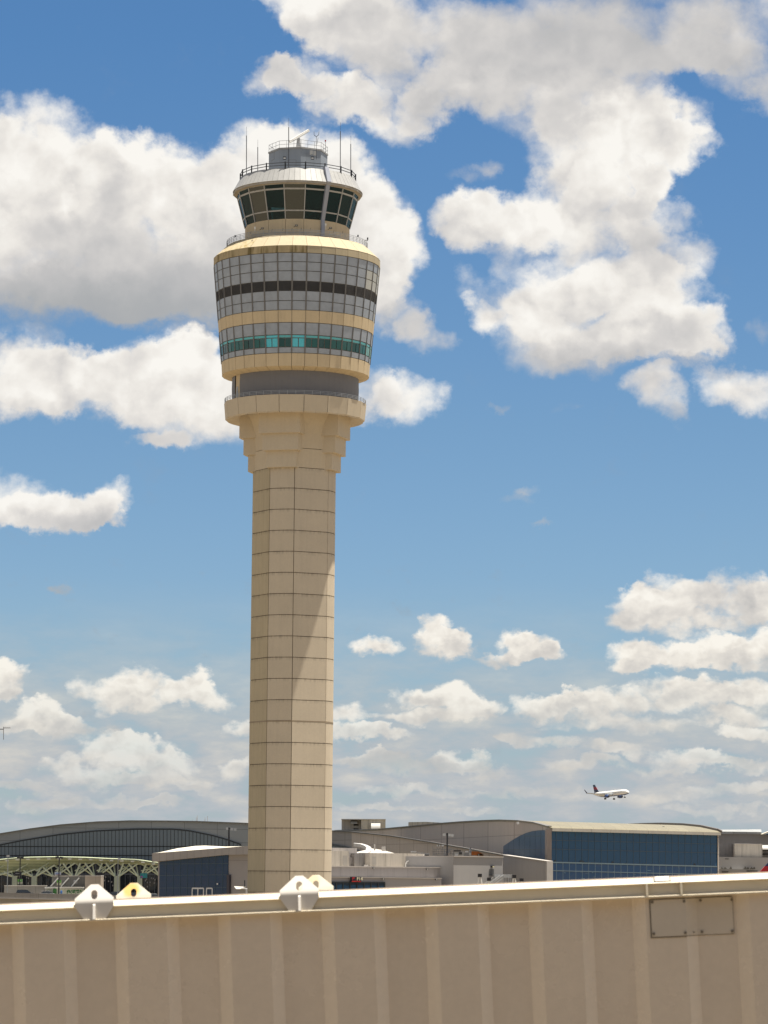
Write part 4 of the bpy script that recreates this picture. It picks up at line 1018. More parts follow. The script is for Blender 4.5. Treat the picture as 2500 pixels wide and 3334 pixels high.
# cars on the road
def zroad(px, D):                    # deck surface height (about a metre below the parapet top)
    return FR.pt(px, curve_y(rtop, px)).z - .95
def make_car(name, loc, label, col, yaw, kind='suv', L=4.8, group='cars on the elevated road'):
    t = thing(name, loc, label, 'car', group); t.rotation_euler.z = yaw
    paint = mat('car paint ' + '%d' % int(col[0] * 1000 + col[2] * 100), col, .25, ior=1.6)
    GL = mat('car glass', (.02, .025, .03), .08, ior=1.6)
    h = 1.72 if kind == 'suv' else 1.45; W = 1.85
    if kind == 'suv': body = [(-.5, .35), (-.5, .95), (-.46, 1.02), (.22, 1.02), (.44, .92), (.5, .78), (.5, .35)]; cab = [(-.48, 1.0), (-.42, h), (.02, h + .02), (.12, h - .06), (.27, 1.0)]
    else: body = [(-.5, .32), (-.5, .85), (-.44, .93), (.24, .90), (.45, .78), (.5, .66), (.5, .32)]; cab = [(-.40, .9), (-.26, h), (.02, h), (.10, h - .05), (.26, .9)]
    def ext(pts, w0, w1, nm, m, par=t):
        me = bpy.data.meshes.new(nm); v = [(x * L, -w0, z) for x, z in pts] + [(x * L, w0, z) for x, z in pts]
        n = len(pts); top = h
        v = [(x, y * (1 if z < 1.05 else w1 / w0), z) for x, y, z in v]
        f = [list(range(n))[::-1], list(range(n, 2 * n))] + [[i, (i + 1) % n, n + (i + 1) % n, n + i] for i in range(n)]
        me.from_pydata(v, [], f); me.materials.append(m); o = bpy.data.objects.new(nm, me); scene.collection.objects.link(o); o.parent = par
        bm = bmesh.new(); bm.from_mesh(me); bmesh.ops.recalc_face_normals(bm, faces=bm.faces); bmesh.ops.bevel(bm, geom=bm.edges[:], offset=.05, segments=2, affect='EDGES'); bm.to_mesh(me); bm.free()
        return o
    ext(body, W / 2, W / 2, 'body', paint)
    cb = ext(cab, W / 2 - .06, W / 2 - .22, 'cabin', GL)
    ext([(-.40, h - .03), (-.38, h + .03), (.02, h + .05), (.06, h - .03)], W / 2 - .2, W / 2 - .25, 'roof', paint)
    for x in (-.31, .32):
        for y in (-1, 1):
            me = bpy.data.meshes.new('wheel'); bm = bmesh.new(); bmesh.ops.create_cone(bm, cap_ends=True, segments=18, radius1=.34, radius2=.34, depth=.24, matrix=Matrix.Translation((x * L, y * (W / 2 - .08), .34)) @ Matrix.Rotation(rad(90), 4, 'X')); bm.to_mesh(me); bm.free(); me.materials.append(BLACK)
            w = bpy.data.objects.new('wheel', me); scene.collection.objects.link(w); w.parent = t
            me = bpy.data.meshes.new('rim'); bm = bmesh.new(); bmesh.ops.create_cone(bm, cap_ends=True, segments=14, radius1=.2, radius2=.17, depth=.28, matrix=Matrix.Translation((x * L, y * (W / 2 - .08), .34)) @ Matrix.Rotation(rad(90), 4, 'X')); bm.to_mesh(me); bm.free(); me.materials.append(RAIL_L)
            r2 = bpy.data.objects.new('rim', me); scene.collection.objects.link(r2); r2.parent = w
    for x, m, nm in ((.49, mat('headlight', (.8, .8, .85), .1), 'headlight'), (-.49, mat('tail light', (.4, .01, .01), .3), 'tail_light')):
        for y in (-.68, .68):
            me = bpy.data.meshes.new(nm); bm = bmesh.new(); bmesh.ops.create_cube(bm, size=1, matrix=Matrix.Translation((x * L, y, .74)) @ Matrix.Diagonal((.14, .36, .18, 1))); bm.to_mesh(me); bm.free(); me.materials.append(m)
            o = bpy.data.objects.new(nm, me); scene.collection.objects.link(o); o.parent = t
    return t
def onroad(px, D): return PZ(px, 2900, D, zroad(px, D))
make_car('parked_car', onroad(84, 817), 'black estate car facing right on the road at far left', (.012, .014, .03), 0)
make_car('parked_car', onroad(158, 826), 'silver car with bright headlight beside the white ledge', (.5, .5, .52), 0, 'sedan')
make_car('parked_car', onroad(374, 822), 'dark blue car showing a red tail light beside a grey lamp post', (.02, .03, .06), rad(150))
make_car('parked_car', onroad(430, 818), 'dark red car seen through the hole of the rusty lug plate', (.12, .012, .02), rad(20))
make_car('parked_car', onroad(507, 818), 'white car beside the left corner of the blue glass pavilion', (.75, .75, .74), 0, 'sedan')
make_car('parked_car', onroad(400, 834), 'dark grey car behind the canopy lamp post', (.03, .035, .04), rad(170), 'suv')
# person in blue at the kerb
def person(loc, label, shirt):
    o = bpy.data.objects.new('person', bpy.data.meshes.new('person')); scene.collection.objects.link(o); o.location = loc
    bm = bmesh.new(); me = o.data
    J_ = [(0, 0, .95), (0, 0, 1.2), (0, 0, 1.42), (0, 0, 1.52), (0, -.02, 1.66), (.1, 0, .9), (.11, .03, .5), (.1, 0, .08), (-.1, 0, .9), (-.11, -.04, .5), (-.1, 0, .08), (.2, 0, 1.4), (.26, 0, 1.12), (.25, -.06, .88), (-.2, 0, 1.4), (-.26, 0, 1.12), (-.25, -.06, .88)]
    E_ = [(0, 1), (1, 2), (2, 3), (3, 4), (0, 5), (5, 6), (6, 7), (0, 8), (8, 9), (9, 10), (2, 11), (11, 12), (12, 13), (2, 14), (14, 15), (15, 16)]
    Rr = [.15, .14, .13, .055, .11, .09, .065, .05, .09, .065, .05, .06, .045, .035, .06, .045, .035]
    me.from_pydata(J_, E_, []); sk = o.modifiers.new('skin', 'SKIN'); o.modifiers.new('sub', 'SUBSURF').levels = 1
    for i, r in enumerate(Rr): me.skin_vertices[0].data[i].radius = (r, r)
    me.skin_vertices[0].data[0].use_root = True; me.materials.append(mat('clothing ' + label[:6], shirt, .8))
    bm.free(); return tag(o, label, 'person')
person(PZ(199.5, 2900, 822, zroad(199, 822) + .15), 'person in bright blue clothing standing on the road by a black lamp post', (.03, .16, .5))

# --- low buildings and kiosk between road and canopy
FB = Face(0, 838, 520, 838)
def house(name, label, cat, F, outline, m, back, front=0.0, group=None):
    """building volume as a thing with its wall as the first part"""
    xs_ = [q[0] for q in outline]; t = thing(name, F.pt(sum(xs_) / len(xs_), None), label, cat, group)
    mb = MB(); F.slab(mb, outline, front, back); mb.obj('wall', m, t); return t
def box_on(F, t, name, x0, x1, y0, y1, m, o=.1, th=.1, par=None, back=None):
    mb = MB(); F.slab(mb, [(x0, y1), (x0, y0), (x1, y0), (x1, y1)], o, -(o - th) if back is None else back); return mb.obj(name, m, par or t)
lw = house('low_wall', 'long low grey wall behind the black car at far left', 'wall', FB, [(14, None), (14, 2884), (148, 2884), (148, None)], mat('grey render', (.26, .25, .235), .85, joints=(4.6, 0, .15, .3, 0, 0)), 4)
box_on(FB, lw, 'coping', 14, 149, 2882.5, 2885, LEDGE, .2, 4.4)
FB2 = Face(0, 832, 520, 832)
kb = house('loading_shed', 'grey corrugated shed with slanting white poles left of the brown box', 'building', FB2, [(171, None), (171, 2851.5), (277, 2852.5), (277, None)], mat('dark corrugated', (.17, .165, .155), .7, joints=(2.6, 0, .12, .25, 0, 0), vscale=.3), 8)
box_on(FB2, kb, 'roof_edge', 170, 278, 2850.5, 2853, LEDGE, .3, 8.6)
for x in (163, 197, 231):
    mb = MB(); mb.bar(FB2.pt(x + 2, 2886, .3), FB2.pt(x + 27, 2858, .3), .3); mb.obj('slanting_pole', WHITE, kb)
box_on(FB2, kb, 'notice', 240, 252, 2865, 2877, mat('notice grey', (.35, .35, .35), .6), .15, .1)
ln = house('white_ledge', 'low pale wall with white ledge and painted green plants', 'wall', Face(0, 828, 520, 828), [(150, None), (150, 2891), (272, 2894), (272, None)], mat('pale green wall', (.42, .43, .36), .8), 1.2)
FL = Face(0, 828, 520, 828)
box_on(FL, ln, 'ledge', 146, 273, 2887.5, 2892, mat('ledge white', (.62, .60, .54), .7), .6, 2)
random.seed(5)
for cx, w_ in ((230, 11), (256, 15)):
    mb = MB()
    for i in range(26):
        a = cx + random.uniform(-w_, w_); y = 2910 - random.random() ** .7 * 12; r = random.uniform(1.2, 2.6)
        pts = [(a + r * math.cos(t), y + r * .8 * math.sin(t)) for t in [k * math.pi / 3 for k in range(6)]]
        FL.slab(mb, pts, .06 + i * .004, -.02)
    mb.obj('painted_plants', mat('mural green', (.05, .16, .06), .8), ln)
box_on(FL, ln, 'green_poster', 173, 184, 2893, 2910, mat('poster green', (.06, .20, .05), .6), .1, .08)
bb = house('brown_box_building', 'plain brown panelled block between the grey shed and the canopy piers', 'building', Face(0, 829, 520, 829), [(277, None), (277, 2851.5), (328, 2852), (328, None)], mat('brown panels', (.33, .28, .23), .8, joints=(2.9, 0, .1, .25, 1, 0)), 9)
box_on(Face(0, 829, 520, 829), bb, 'coping', 276.5, 328.5, 2850, 2853, LEDGE, .15, 9.3)

# signs and screens along the kerb
def sign(name, label, px0, px1, py0, py1, D, frame, face, two=None, rows_=None, legs=None):
    F = Face(0, D, 600, D); t = thing(name, F.pt((px0 + px1) / 2, py1), label, 'sign' if 'screen' not in name else 'screen')
    mb = MB(); F.slab(mb, [(px0, py1), (px0, py0), (px1, py0), (px1, py1)], 0, .35); mb.obj('casing', frame, t)
    ins = 1.2
    if face: 
        mb = MB(); ym = py1 - ins if not two else (py0 + py1) / 2
        F.slab(mb, [(px0 + ins * .6, ym), (px0 + ins * .6, py0 + ins * .5), (px1 - ins * .6, py0 + ins * .5), (px1 - ins * .6, ym)], .06, -.01); mb.obj('face', face, t)
    if two:
        mb = MB(); F.slab(mb, [(px0 + ins * .6, py1 - ins * .5), (px0 + ins * .6, ym), (px1 - ins * .6, ym), (px1 - ins * .6, py1 - ins * .5)], .06, -.01); mb.obj('lower_face', two, t)
    for (x0, x1, y0, y1, m) in rows_ or ():
        mb = MB(); F.slab(mb, [(x0, y1), (x0, y0), (x1, y0), (x1, y1)], .10, -.055); mb.obj('marking', m, t)
    # post down to the ground
    for lx in (legs or [(px0 + px1) / 2]):
        mb = MB(); mb.bar(F.pt(lx, py1 - 1, -.18), F.pt(lx, None, -.18), .22); mb.obj('post', BLACK, t)
    return t
GRN = mat('sign green', (.10, .36, .04), .5); CRM = mat('sign cream', (.50, .50, .36), .5); LT = mat('sign lettering', (.55, .55, .55), .5)
sign('message_board', 'black message board with tiny pale letters, leftmost above a green sign', 48, 70, 2837, 2851.5, 858, BLACK, None, rows_=[(51 + i * 2.4, 52.4 + i * 2.4, 2843, 2844.5, LT) for i in range(6)])
sign('direction_sign', 'green and cream sign board under the leftmost black message board', 57, 73, 2862, 2879.5, 845, mat('sign back', (.3, .3, .25), .6), GRN, CRM, rows_=[(64, 70, 2866, 2867, WHITE)])
sign('display_screen', 'white lit display screen left of the black lamp post', 177, 199.5, 2838, 2849.5, 858, BLACK, mat('lit screen', (.5, .55, .62), .3), rows_=[(181, 195, 2843, 2844.3, mat('ad blue', (.08, .2, .5), .4)), (184, 196, 2846, 2847.2, mat('ad pink', (.4, .15, .3), .4))])
sign('direction_sign', 'green and cream sign board fixed across the black lamp post', 184.5, 200, 2865, 2882.5, 822, mat('sign back', (.3, .3, .25), .6), GRN, CRM, rows_=[(191, 197, 2869, 2870, WHITE)])
sign('message_board', 'blank black message board above the brown block', 311, 334.5, 2840, 2855, 858, BLACK, None)
sign('display_screen', 'teal display screen with magenta corner near the blue glass pavilion', 456, 480, 2842.5, 2859.5, 850, BLACK, mat('teal screen', (.02, .22, .24), .3), rows_=[(459, 464, 2852, 2857, mat('magenta', (.35, .02, .3), .4))])

# lamp posts
def lamp(label, px, ytop, ybase, D, m, arms, w=.28, zb=None, box=None, group='lamp posts'):
    top = P(px, ytop, D); b = Vector((top.x, D, zb if zb is not None else 0))
    t = thing('lamp_post', b, label, 'lamp post', group)
    MB().bar(b, top, w, n=10).obj('pole', m, t)
    for (dx, dy, l, mm) in arms:
        e = P(px + dx, ytop + dy, D); mid = P(px + dx * .45, ytop + dy * .6, D)
        MB().bar(Vector((top.x, D, mid.z)), mid, .12).obj('arm', m, t)
        mb = MB(); mb.bar(P(px + dx - l / 2, ytop + dy, D), P(px + dx + l / 2, ytop + dy + (.8 if dx > 0 else -.8), D), .3, .5); mb.obj('lamp_head', mm, t)
    if box:
        MB().box(P(px + box[0], (box[1] + box[2]) / 2, D - .3), (.75, .6, abs(P(px, box[1], D).z - P(px, box[2], D).z))).obj('control_box', mat('box metal', (.22, .22, .24), .6), t)
    return t
LGREY = mat('galvanised post', (.24, .26, .27), .5)
lamp('thin grey lamp post, leftmost of all, in front of the canopy', 26, 2787.5, None, 815, LGREY, [(0, 0, 9, mat('lamp aluminium', (.45, .47, .48), .4))], .2)
lamp('black T shaped lamp post rising above the leftmost message board', 66, 2791.5, None, 845, BLACK, [(-6, .5, 10, BLACK), (6, .5, 10, BLACK)], .26)
lamp('black T shaped lamp post beside the white lit screen', 193, 2791.5, None, 821, BLACK, [(-7, .5, 11, BLACK), (7, .5, 11, BLACK)], .3)
lamp('thin grey lamp post between the two canopy piers by the rusty lug', 384.5, 2796, None, 815, LGREY, [(4, 0, 9, MATS['lamp aluminium'])], .2)

# --- blue glass pavilion left of the tower
FP = Face(509, 655, 803, 640); FPD = Face(509, 669, 803, 654)
zP = lambda x: 0
pav = thing('glass_pavilion', FP.pt(650, None), 'pavilion with dark blue glass front and curved white roof left of the tower', 'building')
PANEL = mat('warm grey panels', (.33, .305, .29), .75, vary=.05, vscale=.1, joints=(1.42, 0, .07, .35, .3, 0))
mb = MB(); FP.slab(mb, [(515, None), (515, 2805), (744, 2783), (803, 2782), (830, 2782), (830, None)], 0, 30); mb.obj('wall', mat('warm grey wall', (.335, .31, .30), .75, vary=.05, vscale=.1, joints=(6.2, 11.0, .10, .3, 1.0, 1.6)), pav)
mb = MB(); FP.slab(mb, [(508.5, 2806), (508.5, 2778), (803, 2755.5), (830, 2755), (830, 2781.5), (744, 2783.5)], 1.2, 31); mb.obj('roof_fascia', PANEL, pav)
# curved roof shell above the fascia
rc = [(508.5, 2777.5), (577, 2762), (635, 2754.3), (666, 2753), (731, 2756), (803, 2755)]
fasc = [(508.5, 2778), (803, 2755.5)]
mb = MB(); xs = [508.5 + i * 9.8 for i in range(31)]
def rtop_(x): return min(curve_y(rc, x), curve_y(fasc, x) - .2)
for a, b in zip(xs[:-1], xs[1:]):
    A = [FP.pt(a, curve_y(fasc, a) - .1, 1.0), FP.pt(b, curve_y(fasc, b) - .1, 1.0), FPD.pt(b, rtop_(b)), FPD.pt(a, rtop_(a))]
    mb.hexa(A, [p - Vector((0, -.2, .5)) for p in A])
mb.obj('roof', mat('cream roof sheet', (.66, .62, .52), .6), pav)
gtop = lambda x: 2806 + (2783.5 - 2806) * (x - 521) / (744 - 521)
mb = MB(); FP.slab(mb, [(521, None), (521, gtop(521)), (744, gtop(744)), (744, None)], .15, 0); gw = mb.obj('curtain_wall', GBLUE_D, pav)
mb = MB()
vx = [521 + 22.9 * i for i in range(1, 10)]
for x in vx: FP.bar(mb, (x, None), (x, gtop(x)), .10, .12, .22)
for y in (2811, 2848, 2889): FP.bar(mb, (521, y + 2), (744, y), .10, .12, .22)
mb.obj('mullions', MBLUE, gw)
for x0, x1, n in ((629, 666, 2), (675.5, 694, 1)):
    mb = MB(); w_ = .14
    for i in range(n + 1):
        x = x0 + (x1 - x0) * i / n; FP.bar(mb, (x, None), (x, 2892), .26, .2, .35)
    FP.bar(mb, (x0, 2892), (x1, 2892), .28, .2, .35); mb.obj('door', mat('door frame white', (.62, .62, .62), .5), pav)
box_on(FP, pav, 'downpipe_panel', 743.5, 752, 2848, 2960, mat('dark violet panel', (.05, .045, .06), .5), .5, .5)
# reflections and things inside, painted on the glass as pale low shapes
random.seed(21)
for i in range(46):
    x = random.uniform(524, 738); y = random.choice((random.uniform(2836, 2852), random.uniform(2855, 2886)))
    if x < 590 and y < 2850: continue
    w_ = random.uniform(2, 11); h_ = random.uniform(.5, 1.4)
    box_on(FP, pav, 'painted_reflection', x, x + w_, y, y + h_, mat('reflected light %d' % (i % 3), [(.09, .14, .19), (.05, .09, .13), (.16, .22, .27)][i % 3], .3), .165, .02, gw) if x + w_ < 742 else None
for pts in ([(522, 2902), (529, 2903), (538, 2910), (538, 2921), (522, 2923)], [(539.5, 2910), (546, 2905), (556, 2906), (556, 2921), (539.5, 2921)]):
    mb = MB(); FP.slab(mb, pts, .17, -.15); mb.obj('white_board', mat('pale blue board', (.22, .33, .42), .4), gw)
MB().box(FP.pt(713, 2878, .5), (.28, .2, .28)).obj('wall_lamp', WHITE, pav)
sh = house('white_roofed_shed', 'small grey shed with sloping white roof between pavilion and tower', 'shed', Face(764, 630, 802, 628), [(768, None), (768, 2892), (800, 2894), (800, None)], mat('shed grey', (.30, .29, .29), .7), 3)
FS = Face(764, 630, 802, 628); mb = MB(); mb.hexa([FS.pt(764, 2886.5, .2), FS.pt(802, 2889, .2), FS.pt(801, 2896, 1.8), FS.pt(790, 2896, 1.8)], [FS.pt(764, 2885, .2), FS.pt(802, 2887, .2), FS.pt(801, 2894, 1.8), FS.pt(790, 2894, 1.8)]); mb.obj('roof', ROOFW, sh)
mb = MB(); FS.bar(mb, (800, 2892), (800, 2866), .25, .25, .4); mb.obj('vent_pipe', MDARK, sh)
# lamp on the pavilion roof
lamp('black lamp post with pale heads standing above the pavilion roof', 745.5, 2694, None, 700, BLACK, [(-6, 4, 7, MATS['lamp aluminium']), (9, 5, 9, MATS['lamp aluminium']), (20, 6, 8, MATS['lamp aluminium'])], .36)

# --- right hand hall: gable wall facing left-front, long glazed front facing the camera
GA = Face(1080, 960, 1786, 662)          # wall running left
GB = Face(1786, 662, 2346, 705)          # glazed front
hall = thing('glazed_hall', GB.pt(2000, None), 'large concourse hall with tan barrel roof and long blue glass front', 'terminal')
wtop = [(1040, 2712), (1100, 2703.5), (1230, 2700), (1330, 2691), (1430, 2681), (1500, 2675.5), (1580, 2671), (1630, 2669.5), (1690, 2671.5), (1740, 2677.5), (1786, 2690)]
wsh = [(1040, 2712)] + wtop[1:]
mb = MB(); GA.slab(mb, [(1040, None)] + wtop + [(1786, None)], 0, .6); mb.obj('side_wall', BEIGEW, hall)
mb = MB()
for (x0, y0), (x1, y1) in zip(wtop[:-1], wtop[1:]):
    GA.slab(mb, [(x0, y0 + 1), (x1, y1 + 1), (x1, y1 - 1.6), (x0, y0 - 1.6)], .4, .6)
mb.obj('roof_edge', MATS['dark roof edge'], hall)
# arched glazing in the side wall
at = [(1640, 2756), (1655, 2746), (1672, 2735), (1692, 2723), (1712, 2714), (1732, 2708), (1752, 2705), (1782, 2704.5)]
mb = MB(); GA.slab(mb, [(1640, 2783)] + at + [(1782, 2803)], .12, 0); ag = mb.obj('arched_window', glass('arched window glass', (.014, .065, .145), (0, 0, 0), rough=.3, ior=1.2, wob=.05), hall)
mb = MB()
for x in (1656, 1674, 1692, 1710, 1727, 1744, 1762): GA.bar(mb, (x, 2783 + (x - 1640) * .141), (x, curve_y(at, x)), .12, .2, .2)
for y in (2722, 2766):
    xa = [x for x, yy in at if yy < y][0]; GA.bar(mb, (xa - 3 if y < 2750 else 1640, y), (1782, y), .12, .2, .2)
for a, b in zip(at[:-1], at[1:]): GA.bar(mb, a, b, .2, .3, .2)
mb.obj('mullions', MBLUE, ag)
# corner post
mb = MB(); GA.slab(mb, [(1782, None), (1782, 2701), (1788, 2700), (1788, None)], .5, .5); mb.obj('corner_post', mat('corner brown', (.24, .20, .18), .7), hall)
# glazed front
ft = lambda x: 2705.5 + (2718.5 - 2705.5) * (x - 1789) / (2334 - 1789)
mb = MB(); GB.slab(mb, [(1789, None), (1789, ft(1789)), (2334, ft(2334)), (2334, None)], 0, .5); front = mb.obj('glass_front', GBLUE, hall)
mb = MB(); low = lambda x: 2807 + (x - 1789) * .026
GB.slab(mb, [(1789, None), (1789, low(1789)), (2334, low(2334)), (2334, None)], .12, 0); lowg = mb.obj('lower_glass', GBLUE_D, hall)
mb = MB(); n = 26
for i in range(n + 1):
    x = 1789 + (2334 - 1789) * i / n; GB.bar(mb, (x, low(x)), (x, ft(x)), .13, .2, .1)
for y in (2736, 2765): GB.bar(mb, (1789, y - 1), (2334, y + 12), .10, .15, .1)
mb.obj('mullions', MBLUE, front)
mb = MB()
for i in range(n + 1):
    x = 1789 + (2334 - 1789) * i / n; GB.bar(mb, (x, None), (x, low(x)), .11, .2, .2)
GB.bar(mb, (1789, low(1789)), (2334, low(2334)), .25, .3, .25); GB.bar(mb, (1789, 2834), (2334, 2848), .14, .2, .2); mb.obj('mullions', mat('silver blue mullion', (.12, .17, .20), .5), lowg)
random.seed(9)
for i in range(20):
    x = random.uniform(1800, 2300); h_ = random.choice((2, 2, 3, 8)); w_ = random.uniform(7, 20); y = low(x) - 1
    mb = MB(); GB.slab(mb, [(x, y), (x + w_ * .15, y - h_ * .8), (x + w_ * .5, y - h_), (x + w_ * .8, y - h_ * .6), (x + w_, y)], .03, 0); mb.obj('seat_row', mat('dark seats', (.008, .02, .04), .4), front)
for i in range(16):
    x = random.uniform(1795, 2150); y = random.uniform(2832, 2872); w_ = random.uniform(3, 12)
    box_on(GB, hall, 'painted_interior_light', x, x + w_, y, y + random.uniform(.6, 1.6), mat('dull interior light', (.10, .18, .23), .5), .14, .02, lowg)  # pale strips painted on the glass as light from inside
# end pier and parapet
mb = MB(); GB.slab(mb, [(2334, None), (2334, 2717), (2338, 2717), (2338, None)], .2, 40); mb.obj('end_wall', BEIGEW, hall)
# roof: the gable profile carried along the glazed front
Lr = (GB.pt(2336, 2850) - GB.pt(1786, 2850)).length
rp_ = [q for q in wtop if q[0] >= 1100]
def rpt(q, sdist, dz=0.0): return GA.pt(*q) + GB.d * sdist + Vector((0, 0, dz))
eave_out = rpt((1786, 2690), 0) - GB.n * .9 - Vector((0, 0, .35))
mb = MB()
prf = [rpt(q, 0) for q in rp_] + [eave_out - GB.d * 0]
for p, q in zip(prf[:-1], prf[1:]):
    o_ = GB.d * 1.0
    for i in range(12):
        a0_, a1_ = GB.d * (Lr * i / 12), GB.d * (Lr * (i + 1) / 12)
        A = [p + a0_, q + a0_, q + a1_, p + a1_]; mb.hexa(A, [v - Vector((0, 0, .35)) for v in A])
mb.obj('barrel_roof', ROOFT, hall, smooth=30)
mb = MB()
for p, q in zip(prf[:-1], prf[1:]): mb.bar(p + GB.d * (Lr + .2) + Vector((0, 0, .1)), q + GB.d * (Lr + .2) + Vector((0, 0, .1)), .45, .7)
mb.obj('roof_end_trim', mat('trim brown', (.15, .13, .12), .6), hall)
mb = MB(); e0 = eave_out - GB.n * .05
for i in range(9):
    A = [e0 + GB.d * (Lr * i / 9 + .04) - Vector((0, 0, .62)), e0 + GB.d * (Lr * (i + 1) / 9 - .04) - Vector((0, 0, .62)), e0 + GB.d * (Lr * (i + 1) / 9 - .04) - Vector((0, 0, .02)), e0 + GB.d * (Lr * i / 9 + .04) - Vector((0, 0, .02))]
    mb.hexa(A, [v + GB.n * 1.9 for v in A])
mb.obj('eave', mat('eave grey', (.36, .335, .29), .6), hall)
mb = MB(); q = [rpt(k_, 0, -.4) for k_ in rp_]; q = [Vector((q[0].x, q[0].y, 0))] + q + [Vector((q[-1].x, q[-1].y, 0))]
mb.hexa([v + GB.d * (Lr - 1.2) for v in q], [v + GB.d * (Lr - .4) for v in q]); mb.obj('gable', BEIGEW, hall)
# bird deterrent lights on the ridge
for x, y in ((1786, 2679), (2258, 2693)): MB().box(GB.pt(x, y, -8), (.5, .5, .5)).obj('roof_light', WHITE, hall)

# --- sloping retaining wall in front of the side wall
GW = Face(1478, 668, 1786, 655)
rw = house('retaining_wall', 'plain grey wall with sloping top under the arched window', 'wall', GW, [(1638, None), (1638, 2784), (1781, 2804), (1781, None)], mat('smooth grey wall', (.32, .305, .295), .8, vary=.06, vscale=.1, streak=.08), 2)
mb = MB(); GW.slab(mb, [(1638, 2785), (1638, 2782.5), (1781, 2802.5), (1781, 2805)], .25, 2.1); mb.obj('coping', LEDGE, rw)
mb = MB(); GW.slab(mb, [(1777, None), (1777, 2804), (1782, 2804), (1782, None)], .2, 2.05); mb.obj('end_strip', mat('end strip grey', (.36, .34, .32), .8), rw)

# --- rooftop plant rooms
FH = Face(1112, 960, 1255, 960)
ph = house('plant_room', 'weathered concrete rooftop plant room with two hooded vents', 'plant room', FH, [(1112, 2730), (1112, 2668), (1176, 2667.5), (1176, 2730)], PLAIN_W, 14)
mb = MB(); FH.slab(mb, [(1176, 2730), (1176, 2667), (1255, 2668.5), (1255, 2730)], 3, 10); mb.obj('wall', PLAIN_W, ph)
mb = MB(); FH.slab(mb, [(1111.5, 2669), (1111.5, 2666.5), (1255.5, 2667), (1255.5, 2669.5)], 3.3, 14.2); mb.obj('coping', LEDGE, ph)
def hood(F, t, x0, x1, y0, y1, o, dark=True):
    mb = MB(); pr2 = []
    for i in range(7):
        a = i / 6 * math.pi / 2; pr2.append((1 - math.cos(a), math.sin(a)))
    z0, z1 = F.pt(x0, y1).z, F.pt(x0, y0).z; dp = 2.2
    ring_ = lambda x: [F.pt(x, y1, o) + Vector((0, 0, 0))] + [Vector(F.pt(x, y1, o + dp * (1 - c))[:2] + ((z0 + (z1 - z0) * s),)) for c, s in pr2] + [Vector(F.pt(x, y1, o)[:2] + (z1,))]
    mb.hexa(ring_(x0), ring_(x1)); return mb.obj('vent_hood', mat('hood white', (.40, .385, .36), .6), t)
hood(FH, ph, 1142, 1163, 2671, 2682, 0); hood(FH, ph, 1208, 1238, 2680, 2700, 3.0)
box_on(FH, ph, 'vent_opening', 1151, 1167, 2683, 2688, DARK, .1, .08); box_on(FH, ph, 'vent_opening', 1151, 1167, 2697, 2702, DARK, .1, .08)
FH2 = Face(1330, 960, 1442, 960)
p2 = house('rooftop_screen', 'low ribbed metal rooftop screen on the right of the plant room', 'screen wall', FH2, [(1330, 2720), (1330, 2676.5), (1386, 2675.5), (1442, 2678.5), (1442, 2720)], mat('ribbed screen', (.36, .34, .32), .7, streak=.35, joints=(1.5, 0, .22, .35, 0, 0)), 8)

# --- gate building right of the tower: stepped low walls
GF = Face(1070, 640, 1480, 650)
gate = thing('gate_building', GF.pt(1250, None), 'low grey gate building right of the tower with a band of blue windows', 'building')
mb = MB(); GF.slab(mb, [(1040, None), (1040, 2819.5), (1474, 2824), (1474, None)], 0, 40); mb.obj('wall', PLAIN, gate)
mb = MB(); GF.slab(mb, [(1040, 2821.5), (1040, 2818.7), (1474.5, 2823), (1474.5, 2826)], .25, 40.2); mb.obj('coping', LEDGE, gate)
mb = MB(); GF.slab(mb, [(1040, None), (1040, 2854.5), (1417, 2859), (1417, None)], 3.0, -.05); mb.obj('lower_wall', mat('lower wall', (.345, .325, .325), .75, vary=.05, vscale=.1, joints=(6.2, 0, .08, .18, 0, 0)), gate)
mb = MB(); GF.slab(mb, [(1040, 2856), (1040, 2853.7), (1417.5, 2858), (1417.5, 2860.5)], 3.25, 0); mb.obj('ledge', LEDGE, gate)
mb = MB(); GF.slab(mb, [(1041, None), (1041, 2871.5), (1233, 2873), (1233, None)], 3.12, -3.0); wn = mb.obj('window_band', GBLUE, gate)
mb = MB()
for x in (1041, 1054, 1075, 1097, 1119.5, 1142, 1165, 1187.5, 1210.5, 1232): GF.bar(mb, (x, None), (x, 2872), .2, .2, 3.2)
GF.bar(mb, (1041, 2871.5), (1233, 2873), .22, .2, 3.2); mb.obj('mullions', MDARK, wn)
mb = MB(); GF.slab(mb, [(1041, 2884), (1041, 2873), (1232, 2874.5), (1232, 2883), (1210, 2885), (1190, 2881), (1160, 2883), (1130, 2880), (1110, 2884), (1096, 2878), (1070, 2884)], 3.15, -3.1); mb.obj('blind', mat('dark blind', (.012, .03, .06), .5), wn)
for x, y in ((1213.5, 2825.7), (1225, 2861), (1388, 2829.5), (1398, 2863)):
    o = 3.3 if y > 2850 else .3
    lb = box_on(GF, gate, 'wall_lamp', x - 3.2, x + 3.2, y - 1.6, y + 1.8, BLACK, o + .4, .4)
    box_on(GF, gate, 'lens', x - 2, x + 1, y - .9, y + 1.2, WHITE, o + .46, .05, lb)
box_on(GF, gate, 'roller_door', 1419, 1441, 2878, 2960, DARK, .08, .07)
box_on(GF, gate, 'corner_trim', 1471, 1475, 2826, 2960, mat('trim grey', (.18, .17, .165), .8), .1, .1)
